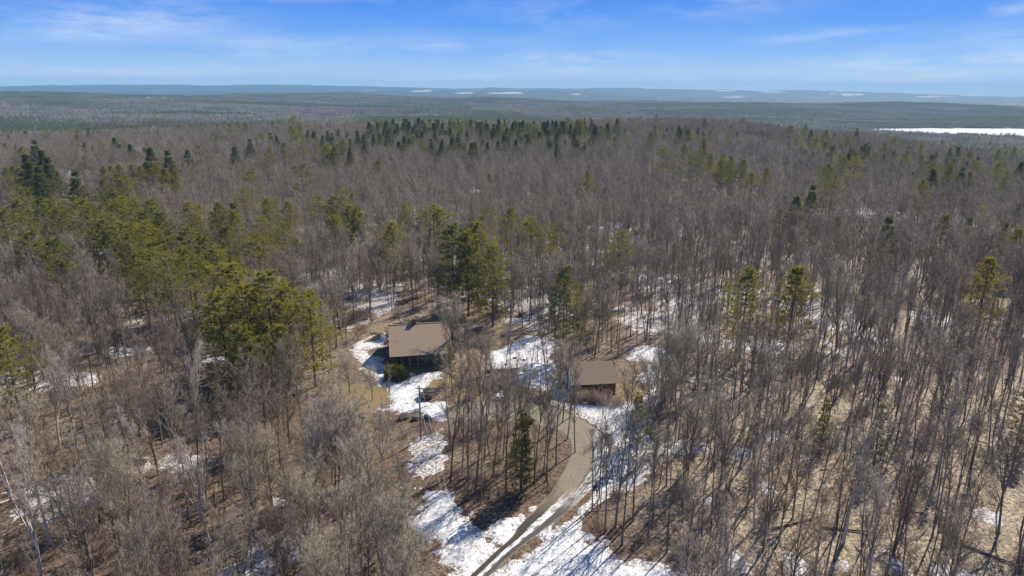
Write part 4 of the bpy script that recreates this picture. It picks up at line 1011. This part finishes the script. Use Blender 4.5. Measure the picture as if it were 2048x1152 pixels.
# undergrowth
bsrc = [bpy.data.objects.new('brush_source', brush(500+k, 26, 2.2, ('twig_red', 'twig', 'twig_red', 'twig_pale')[k])) for k in range(4)]
X, Y = jitter_points(50, 235, 3.1, R(46), 24)
k = ~blocked(X, Y); X, Y = X[k], Y[k]
k = rng.random(len(X)) < 0.42+0.6*fbm(X, Y, 22, 2, 85)
X, Y = X[k], Y[k]
ex = [G(px+rnd.uniform(-s, s), py+rnd.uniform(-4, 4)) for (px, py, s, n) in ((1180, 806, 40, 22), (1225, 812, 22, 10), (890, 870, 30, 4), (720, 640, 30, 10), (970, 690, 40, 12), (960, 775, 40, 10)) for _ in range(n)]
for _ in range(26):
    p_ = G(rnd.uniform(895, 1110), rnd.uniform(865, 1010)); ex.append(p_)
X = np.concatenate([X, [e[0] for e in ex]]); Y = np.concatenate([Y, [e[1] for e in ex]])
nk = len(X)
scatter('undergrowth', np.stack([X, Y, terrain(X, Y)], -1), np.stack([np.zeros(nk), np.zeros(nk), rng.random(nk)*6.28], -1), rng.uniform(.5, 1.35, nk), rng.integers(0, 4, nk), bsrc)

# ------------------------------------------------------------------ buildings
def gable(name, loc, rz, W, D, He, Hr, roofm, wallm, over=0.45, ridge_off=0.0, detail=True):
    """W along the ridge (x), D deep (y), eaves at He, ridge at Hr"""
    root = empty(name, loc, rz)
    y0, y1 = -D/2, D/2; yr = ridge_off
    w = MB()
    w.add([(-W/2, y0, 0), (W/2, y0, 0), (W/2, y1, 0), (-W/2, y1, 0), (-W/2, y0, He), (W/2, y0, He), (W/2, y1, He), (-W/2, y1, He), (-W/2, yr, Hr-.12), (W/2, yr, Hr-.12)],
          [(0, 3, 2, 1), (0, 1, 5, 4), (2, 3, 7, 6), (1, 2, 6, 9, 5), (3, 0, 4, 8, 7)])
    w.build('wall', wallm, root)
    # roof: overlapping courses of shingles, each a thin step
    for side, (ye, s) in enumerate(((y0, -1), (y1, 1))):
        r = MB(); run = abs(ye-yr); slope = (Hr-He)/run
        n = max(3, int(run/0.32)) if detail else 1
        ye2 = ye+s*over; tot = abs(ye2-yr)
        for k in range(n):
            a0 = yr+s*tot*(k/n); a1 = yr+s*tot*((k+1)/n)
            za0 = Hr-abs(a0-yr)*slope; za1 = Hr-abs(a1-yr)*slope; th = 0.014 if detail else 0.1
            x0, x1 = -W/2-over, W/2+over
            vs = [(x0, a0, za0-.05), (x1, a0, za0-.05), (x1, a1, za1-.05), (x0, a1, za1-.05), (x0, a0, za0+.004), (x1, a0, za0+.004), (x1, a1, za1+th), (x0, a1, za1+th)]
            r.add(vs, [(0, 3, 2, 1), (4, 5, 6, 7), (0, 1, 5, 4), (1, 2, 6, 5), (2, 3, 7, 6), (3, 0, 4, 7)])
        r.build('roof', roofm, root)
    return root
def window(root, cx, y, cz, w, h, face='front', frame=None):
    f = MB(); g = MB(); t = .07
    def bx(m, a0, a1, d0, d1, z0, z1):
        if face == 'front': m.box(cx+a0, cx+a1, y-d1, y-d0, cz+z0, cz+z1)
        else: m.box(cx-d1, cx-d0, y+a0, y+a1, cz+z0, cz+z1)
    bx(f, -w/2-t, -w/2, 0.0, .07, -h/2-t, h/2+t); bx(f, w/2, w/2+t, 0.0, .07, -h/2-t, h/2+t)
    bx(f, -w/2, w/2, 0.0, .07, h/2, h/2+t); bx(f, -w/2, w/2, 0.0, .09, -h/2-t, -h/2)
    o = f.build('window', frame or M['trim'], root)
    bx(g, -w/2, w/2, 0.005, .025, -h/2, h/2); g.build('pane', M['glass'], o)

# house
ang = R(11)
ex_, ey_ = G(779, 713, 3.0)
W, Dp = 12.0, 14.0
cr_, sr_ = math.cos(ang), math.sin(ang)
lx, ly = -W/2-.45, -Dp/2-.45         # the front left eave corner in house axes
hx, hy = ex_-(lx*cr_-ly*sr_), ey_-(lx*sr_+ly*cr_)
hz = tz(hx, hy)
house = gable('house', (hx, hy, hz), ang, W, Dp, 3.15, 6.95, M['roof'], M['siding'], 0.45, 0.65)
tag(house, 'brown shingled cabin with a large plain roof and porch posts, beside the evergreen bush', 'house')
# porch under the front eave: dark recess with posts, wide glass and a low deck
for i, cx in enumerate(np.linspace(-W/2+1.6, W/2-1.6, 7)):
    window(house, cx, -Dp/2, 1.85, 1.15, 1.75)
m = MB(); m.box(-W/2, W/2, -Dp/2-1.3, -Dp/2-.004, -.1, .35); m.build('deck', M['plank'], house)
for cx in np.linspace(-W/2+.2, W/2-.2, 8):
    m = MB(); m.box(cx-.06, cx+.06, -Dp/2-.36, -Dp/2-.24, .35, 2.92); m.build('post', M['trim'], house)
m = MB(); m.box(-W/2-.45, W/2+.45, -Dp/2-.49, -Dp/2-.452, 2.68, 2.93); m.build('fascia', M['siding'], house)
for k_, cy_ in enumerate((-3.0, 0.2, 3.2)): window(house, -W/2, cy_, 1.7, .9, 1.1, 'side')
window(house, -W/2, 0.2, 4.6, .9, 1.0, 'side')
m = MB(); m.box(-1.4, -.5, .45, 1.25, 6.4, 7.9); ch = m.build('chimney', M['brick'], house, bevel=.02)
m = MB(); m.box(-1.46, -.44, .39, 1.31, 7.9, 8.0); m.build('cap', M['dark'], ch)
for (vx, vy) in ((-4.9, -3.4), (2.6, -1.6)):
    m = MB(); m.tube((vx, vy, 4.3), (vx, vy, 5.9 if vx > 0 else 5.2), .07, n=8); m.build('vent_pipe', M['metal'], house)
m = MB(); m.box(-W/2-.46, W/2+.46, .65-.14, .65+.14, 6.94, 7.02); m.build('ridge_cap', M['roof2'], house)
for s_x in (-1, 1):
    m = MB(); x0 = s_x*(W/2+.455); m.add([(x0, -Dp/2-.45, 2.66), (x0, .65, 6.72), (x0, .65, 6.94), (x0, -Dp/2-.45, 2.88), (x0+s_x*.04, -Dp/2-.45, 2.66), (x0+s_x*.04, .65, 6.72), (x0+s_x*.04, .65, 6.94), (x0+s_x*.04, -Dp/2-.45, 2.88)], [(0, 3, 2, 1), (4, 5, 6, 7), (0, 1, 5, 4), (1, 2, 6, 5), (2, 3, 7, 6), (3, 0, 4, 7)])
    m.build('rake_board', M['siding'], house)

# garage
ang = R(8)
ex_, ey_ = G(1143, 771, 2.6); W, Dp = 8.2, 8.4
lx, ly = -W/2-.35, -Dp/2-.35; cr_, sr_ = math.cos(ang), math.sin(ang)
gx, gy = ex_-(lx*cr_-ly*sr_), ey_-(lx*sr_+ly*cr_)
gar = gable('garage', (gx, gy, tz(gx, gy)), ang, W, Dp, 2.75, 5.25, M['roof2'], M['redwood'], .35)
tag(gar, 'small red brown garage with grey brown roof and white doors on its left end', 'garage')
for k_, cx in enumerate((1.9,)): window(gar, cx, -Dp/2, 1.7, .8, .8, 'front', M['metal'])
for cy_ in (-2.0, 1.9):
    d = MB(); d.box(-W/2-.06, -W/2-.003, cy_-1.45, cy_+1.45, 0.05, 2.25); dd = d.build('garage_door', M['white'], gar)
    for zz_ in (.55, 1.1, 1.65):
        p_ = MB(); p_.box(-W/2-.085, -W/2-.062, cy_-1.35, cy_+1.35, zz_-.02, zz_+.02); p_.build('door_rib', M['cream'], dd)
for (a0, a1, c0, c1) in ((-Dp/2-.35, 0, 2.42, 4.98), (0, Dp/2+.35, 4.98, 2.42)):
    m = MB(); x0 = -W/2-.40
    m.add([(x0, a0, c0), (x0, a1, c1), (x0, a1, c1+.2), (x0, a0, c0+.2), (x0+.045, a0, c0), (x0+.045, a1, c1), (x0+.045, a1, c1+.2), (x0+.045, a0, c0+.2)], [(0, 3, 2, 1), (4, 5, 6, 7), (0, 1, 5, 4), (1, 2, 6, 5), (2, 3, 7, 6), (3, 0, 4, 7)])
    m.build('rake_board', M['white'], gar)
# houses far off in the woods
def far_house(px, py, W, D, He, Hr, rz, wm, rm, lab):
    x, y = G(px, py); h = gable('house', (x, y, tz(x, y)), rz, W, D, He, Hr, rm, wm, .4, detail=False); tag(h, lab, 'house')
    for cx in np.linspace(-W/2+1.5, W/2-1.5, 4):
        window(h, cx, -D/2, 1.8, 1.1, 1.3, 'front', M['white'])
        if He > 4: window(h, cx, -D/2, 4.3, 1.1, 1.2, 'front', M['white'])
far_house(118, 366, 17, 9, 4.8, 8.4, R(-6), M['cream'], M['roof2'], 'pale cream house among dark spruces at the far left')
far_house(72, 366, 8, 7, 3.6, 6.2, R(4), M['white'], M['metal'], 'small white building left of the pale cream house')
far_house(272, 314, 12, 8, 5.2, 8.0, R(10), M['white'], M['metal'], 'white house half hidden in the far left woods')
for (px, py, s, lab) in ((297, 203, .8, 'white barn far off in the left valley woods, the left one'), (325, 204, .6, 'white barn far off in the left valley woods, the right one'), (1474, 193, 1.6, 'bright farm building far off on the hills, the left one'), (1580, 195, 1.3, 'bright farm building far off on the hills, the right one'), (1002, 184, 1.6, 'farm building on the pale field of the far hills')):
    x, y = G(px, py)
    h = gable('barn', (x, y, tz(x, y)+(14 if py > 200 else 6)), R(12), 14*s, 9*s, 5*s, 8*s, M['metal'], M['white'], .3, detail=False); tag(h, lab, 'barn')

# ------------------------------------------------------------------ utility pole and wires
px_, py_ = G(842, 880)
pz = tz(px_, py_)
pole = empty('utility_pole', (px_, py_, pz)); tag(pole, 'thin wooden utility pole standing at the edge of snow before the house', 'utility pole')
m = MB(); m.tube((0, 0, -.4), (0, 0, 9.7), .15, .105, 10); m.build('pole', M['pole'], pole)
m = MB(); m.box(-.55, .55, -.15, -.105, 9.15, 9.27); m.build('crossarm', M['pole'], pole)
for sx in (-.45, .45):
    m = MB(); m.tube((sx, -.12, 9.27), (sx, -.12, 9.45), .045, .03, 8); m.build('insulator', M['metal'], pole)
    e = G(935+sx*9, 1156, 8.0)
    e2 = (px_+sx+(e[0]-px_-sx)*1.55, py_+(e[1]-py_)*1.55)
    pts = []
    n = 28
    for q in range(n+1):
        t_ = q/n; x = px_+sx+(e2[0]-px_-sx)*t_; y = py_-.12+(e2[1]-py_+.12)*t_
        z = pz+9.45+(9.6-9.45)*t_-1.6*4*t_*(1-t_); pts.append((x, y, z))
    m = MB()
    for a, b in zip(pts, pts[1:]): m.tube(a, b, .02, n=5)
    tag(m.build('power_line', M['wire']), f"{'left' if sx < 0 else 'right'} one of the two thin wires running from the utility pole to the bottom", 'wire')
    end = pts[-1]
m = MB(); m.tube((0, 0, -.4), (0, 0, 9.8), .15, .105, 10)
p2 = empty('utility_pole', (end[0], end[1], tz(end[0], end[1]))); tag(p2, 'utility pole below the camera that carries the other end of the wires', 'utility pole'); m.build('pole', M['pole'], p2)

# ------------------------------------------------------------------ rocks, shrub, shelter, tank, logs
def rock(px, py, sx, sy, sz, lab, mat='rock', snowcap=False, grp=None):
    x, y = G(px, py); rg = np.random.default_rng(int(px*7+py)); sx, sy, sz = sx*.8, sy*.85, sz*.75
    bpyv = []; fs = []
    n, mm = 12, 8
    for i in range(mm+1):
        ph = math.pi*i/mm
        for j in range(n):
            th = 2*math.pi*j/n
            d = Vector((math.cos(th)*math.sin(ph), math.sin(th)*math.sin(ph), math.cos(ph)))
            k_ = 1+0.28*float(vnoise(np.array([d.x*1.8+px]), np.array([d.y*1.8+d.z*2.3+py]), 5)[0])*2
            bpyv.append((d.x*k_*sx/2, d.y*k_*sy/2, max(-.3, d.z*k_*sz*.75)+sz*.25))
    for i in range(mm):
        for j in range(n):
            a = i*n+j; b = i*n+(j+1) % n; fs.append((a, a+n, b+n, b))
    m = MB(); m.add(bpyv, fs); o = m.build('boulder', M[mat], None, (x, y, tz(x, y)), (0, 0, rg.random()*3)); tag(o, lab, 'boulder', grp)
    if snowcap:
        m = MB(); m.add([(v[0]*.97, v[1]*.97, v[2]+.07) for v in bpyv[:n*5]], [f for f in fs if max(f) < n*5]); m.build('snow_cap', M['snow'], o)
    return o
rock(855, 838, 2.2, 1.5, 1.1, 'dark grey boulder on snow just right of the utility pole')
rock(833, 838, 2.4, 1.7, 1.2, 'dark grey boulder on snow just left of the utility pole')
rock(808, 836, 3.0, 1.8, 1.4, 'wide dark boulder at the snow edge, two left of the pole')
rock(700, 826, 2.2, 1.4, 1.0, 'dark boulder at the lower edge of the ochre lawn')
rock(668, 818, 1.8, 1.4, .9, 'dark boulder at the left end of the ochre lawn edge')
rock(725, 836, 1.6, 1.2, .7, 'small boulder among leaves below the ochre lawn')
rock(998, 797, 2.9, 2.0, 1.2, 'boulder with a thick cap of snow beside the parking area', snowcap=True)
rock(1030, 718, 1.4, .9, .6, 'dark rock on the snowy yard, the left of two')
rock(1048, 722, 1.0, .8, .6, 'dark rock on the snowy yard, the right of two')
rock(1012, 730, 1.2, .9, .7, 'dark rock at the left edge of the snowy yard')
rock(1041, 632, 1.8, 1.5, 1.3, 'brown mossy rock on the leafy slope behind the yard')
x, y = G(1003, 744); w_ = empty('retaining_wall', (x, y, tz(x, y)), R(6)); tag(w_, 'low dark stone retaining wall left of the snowy yard', 'stone wall')
for q in range(7):
    for l_ in range(2):
        m = MB(); m.box(-3.4+q*.95+l_*.3, -2.5+q*.95+l_*.3, -.3, .3, l_*.36, l_*.36+.34); m.build('stone', M['rock'], w_, bevel=.05)
def shrub(px, py, r, h, lab):
    x, y = G(px, py); root = empty('evergreen_bush', (x, y, tz(x, y))); tag(root, lab, 'bush')
    rg = np.random.default_rng(int(px)); n = 5200
    d = norm(rg.normal(size=(n, 3))); d[:, 2] = np.abs(d[:, 2]); rr = rg.random(n)**.25
    lump = 1+0.42*fbm(d[:, 0]*3+5, d[:, 1]*3+d[:, 2]*3, 1.0, 2, 9)
    P = d*rr[:, None]*lump[:, None]*np.array([[r, r*.85, h]]); P[:, 2] += .1
    V, T = blade_mesh(P, norm(d+rg.normal(size=(n, 3))*.7), np.full(n, .42), np.full(n, .11), rg)
    link('foliage', mesh_np('bush_foliage', V, T, [M['shrub_leaf']]), root)
    m = MB()
    for _ in range(9):
        a = rg.random()*6.28; m.tube((0, 0, 0), (math.cos(a)*r*.6, math.sin(a)*r*.5, h*.7), .05, .02, 5)
    m.build('stem', M['pine_bark'], root)
shrub(792, 757, 2.7, 2.6, 'big dark evergreen bush at the left front corner of the house')
shrub(1055, 845, .9, .8, 'small dark evergreen bush beside the parking area')
# small roofed shelter and tank before the house
x, y = G(856, 797); s_ = empty('shelter', (x, y, tz(x, y)), R(8)); tag(s_, 'small open box shelter with a dark flat lid on the snow before the house', 'shelter')
m = MB(); m.box(-.75, .75, -.5, .5, 0, .75); m.build('box', M['plank'], s_, bevel=.02)
for a in (-.68, .68):
    for b in (-.42, .42):
        m = MB(); m.box(a-.05, a+.05, b-.05, b+.05, .75, 1.5); m.build('post', M['plank'], s_)
m = MB(); m.add([(-.95, -.75, 1.48), (.95, -.75, 1.48), (.95, .75, 1.68), (-.95, .75, 1.68), (-.95, -.75, 1.58), (.95, -.75, 1.58), (.95, .75, 1.78), (-.95, .75, 1.78)], [(0, 3, 2, 1), (4, 5, 6, 7), (0, 1, 5, 4), (1, 2, 6, 5), (2, 3, 7, 6), (3, 0, 4, 7)]); m.build('lid', M['dark'], s_)
x, y = G(841, 797); t_ = empty('gas_tank', (x, y, tz(x, y))); tag(t_, 'upright light grey gas tank beside the small shelter', 'tank')
m = MB(); m.tube((0, 0, .1), (0, 0, 1.15), .38, .38, 14); m.tube((0, 0, 1.15), (0, 0, 1.34), .38, .16, 14); m.build('cylinder', M['metal'], t_)
m = MB(); m.tube((0, 0, 1.34), (0, 0, 1.5), .12, .12, 10); m.build('valve_cap', M['metal'], t_)
m = MB(); m.tube((0, 0, 0), (0, 0, .1), .33, .33, 14); m.build('foot_ring', M['dark'], t_)
for (px, py, L_, a_, lab) in ((1600, 1045, 9, .35, 'fallen grey log in the near right woods, the upper one'), (2000, 1120, 8, -.75, 'dark fallen branch near the bottom right corner'), (1700, 1062, 7, -.2, 'pale fallen log low in the right woods'), (330, 1080, 7, .4, 'pale fallen trunk in the bottom left woods')):
    x, y = G(px, py); m = MB(); m.tube((-L_/2, 0, .15), (L_/2, 0, .22), .17, .07, 8)
    m.tube((L_*.1, 0, .2), (L_*.3, .9, .9), .05, .02, 5); m.tube((L_*.2, 0, .2), (L_*.42, -.8, .7), .045, .015, 5)
    tag(m.build('fallen_log', M['bark'], None, (x, y, tz(x, y)), (0, 0, a_)), lab, 'log')

def deadwood():
    rg = np.random.default_rng(77); a = Acc()
    Xd, Yd = jitter_points(60, 170, 6.5, R(44), 29); k = ~blocked(Xd, Yd); Xd, Yd = Xd[k], Yd[k]; Zd = terrain(Xd, Yd); n = len(Xd)
    th = rg.random(n)*6.28; Dd = np.stack([np.cos(th), np.sin(th), rg.uniform(-.01, .12, n)], -1)
    S = dict(P=np.stack([Xd, Yd, Zd+.06], -1), D=norm(Dd), L=rg.uniform(1.2, 5.5, n), R=rg.uniform(.03, .11, n), C=np.zeros((n, 3)))
    a.add(tube_mesh(S, 2, 5, .4)); S2 = spawn(S, 4, .3, 1, (.2, .4), (30, 70), .1, .4, .05, rg); a.add(spike_mesh(S2, .014))
    V, T, _ = a.out(); tag(link('fallen_branches', mesh_np('fallen_branches', V, T, [M['bark']])), kind='stuff')
deadwood()

# ------------------------------------------------------------------ haze
m = bpy.data.materials.new('haze'); m.use_nodes = True; nt = m.node_tree; nt.nodes.clear()
out = nt.nodes.new('ShaderNodeOutputMaterial'); v = nt.nodes.new('ShaderNodeVolumePrincipled')
v.inputs['Color'].default_value = (0.38, 0.72, 1.0, 1); v.inputs['Density'].default_value = 0.000095; v.inputs['Anisotropy'].default_value = 0.0
nt.links.new(v.outputs[0], out.inputs['Volume'])
hb = MB(); hb.box(-13000, 13000, -13000, 13000, -110, 190); hz_o = hb.build('haze', m); hz_o['kind'] = 'stuff'

# ------------------------------------------------------------------ look-alikes told apart by their order in the view
bpy.context.view_layer.update()
same = {}
for o in list(bpy.data.objects):
    if o.parent is None and o.get('category') and o.get('label'): same.setdefault(o['label'], []).append(o)
ORD = ['leftmost', 'second', 'third', 'fourth', 'fifth', 'sixth', 'seventh', 'eighth', 'ninth', 'tenth', 'eleventh', 'twelfth']
for lab, os_ in same.items():
    n = len(os_)
    if n < 2 or n > 12: continue
    os_.sort(key=lambda o: (project(o.location.x, o.location.y, o.location.z+8) or (0, 0))[0])
    for i, o in enumerate(os_):
        w = 'leftmost' if i == 0 else 'rightmost' if i == n-1 else ORD[i]+' from left'
        o['label'] = (lab + ', ' + w)
for o in bpy.data.objects:
    if o.get('label'): o['label'] = ' '.join(o['label'].split()[:16])
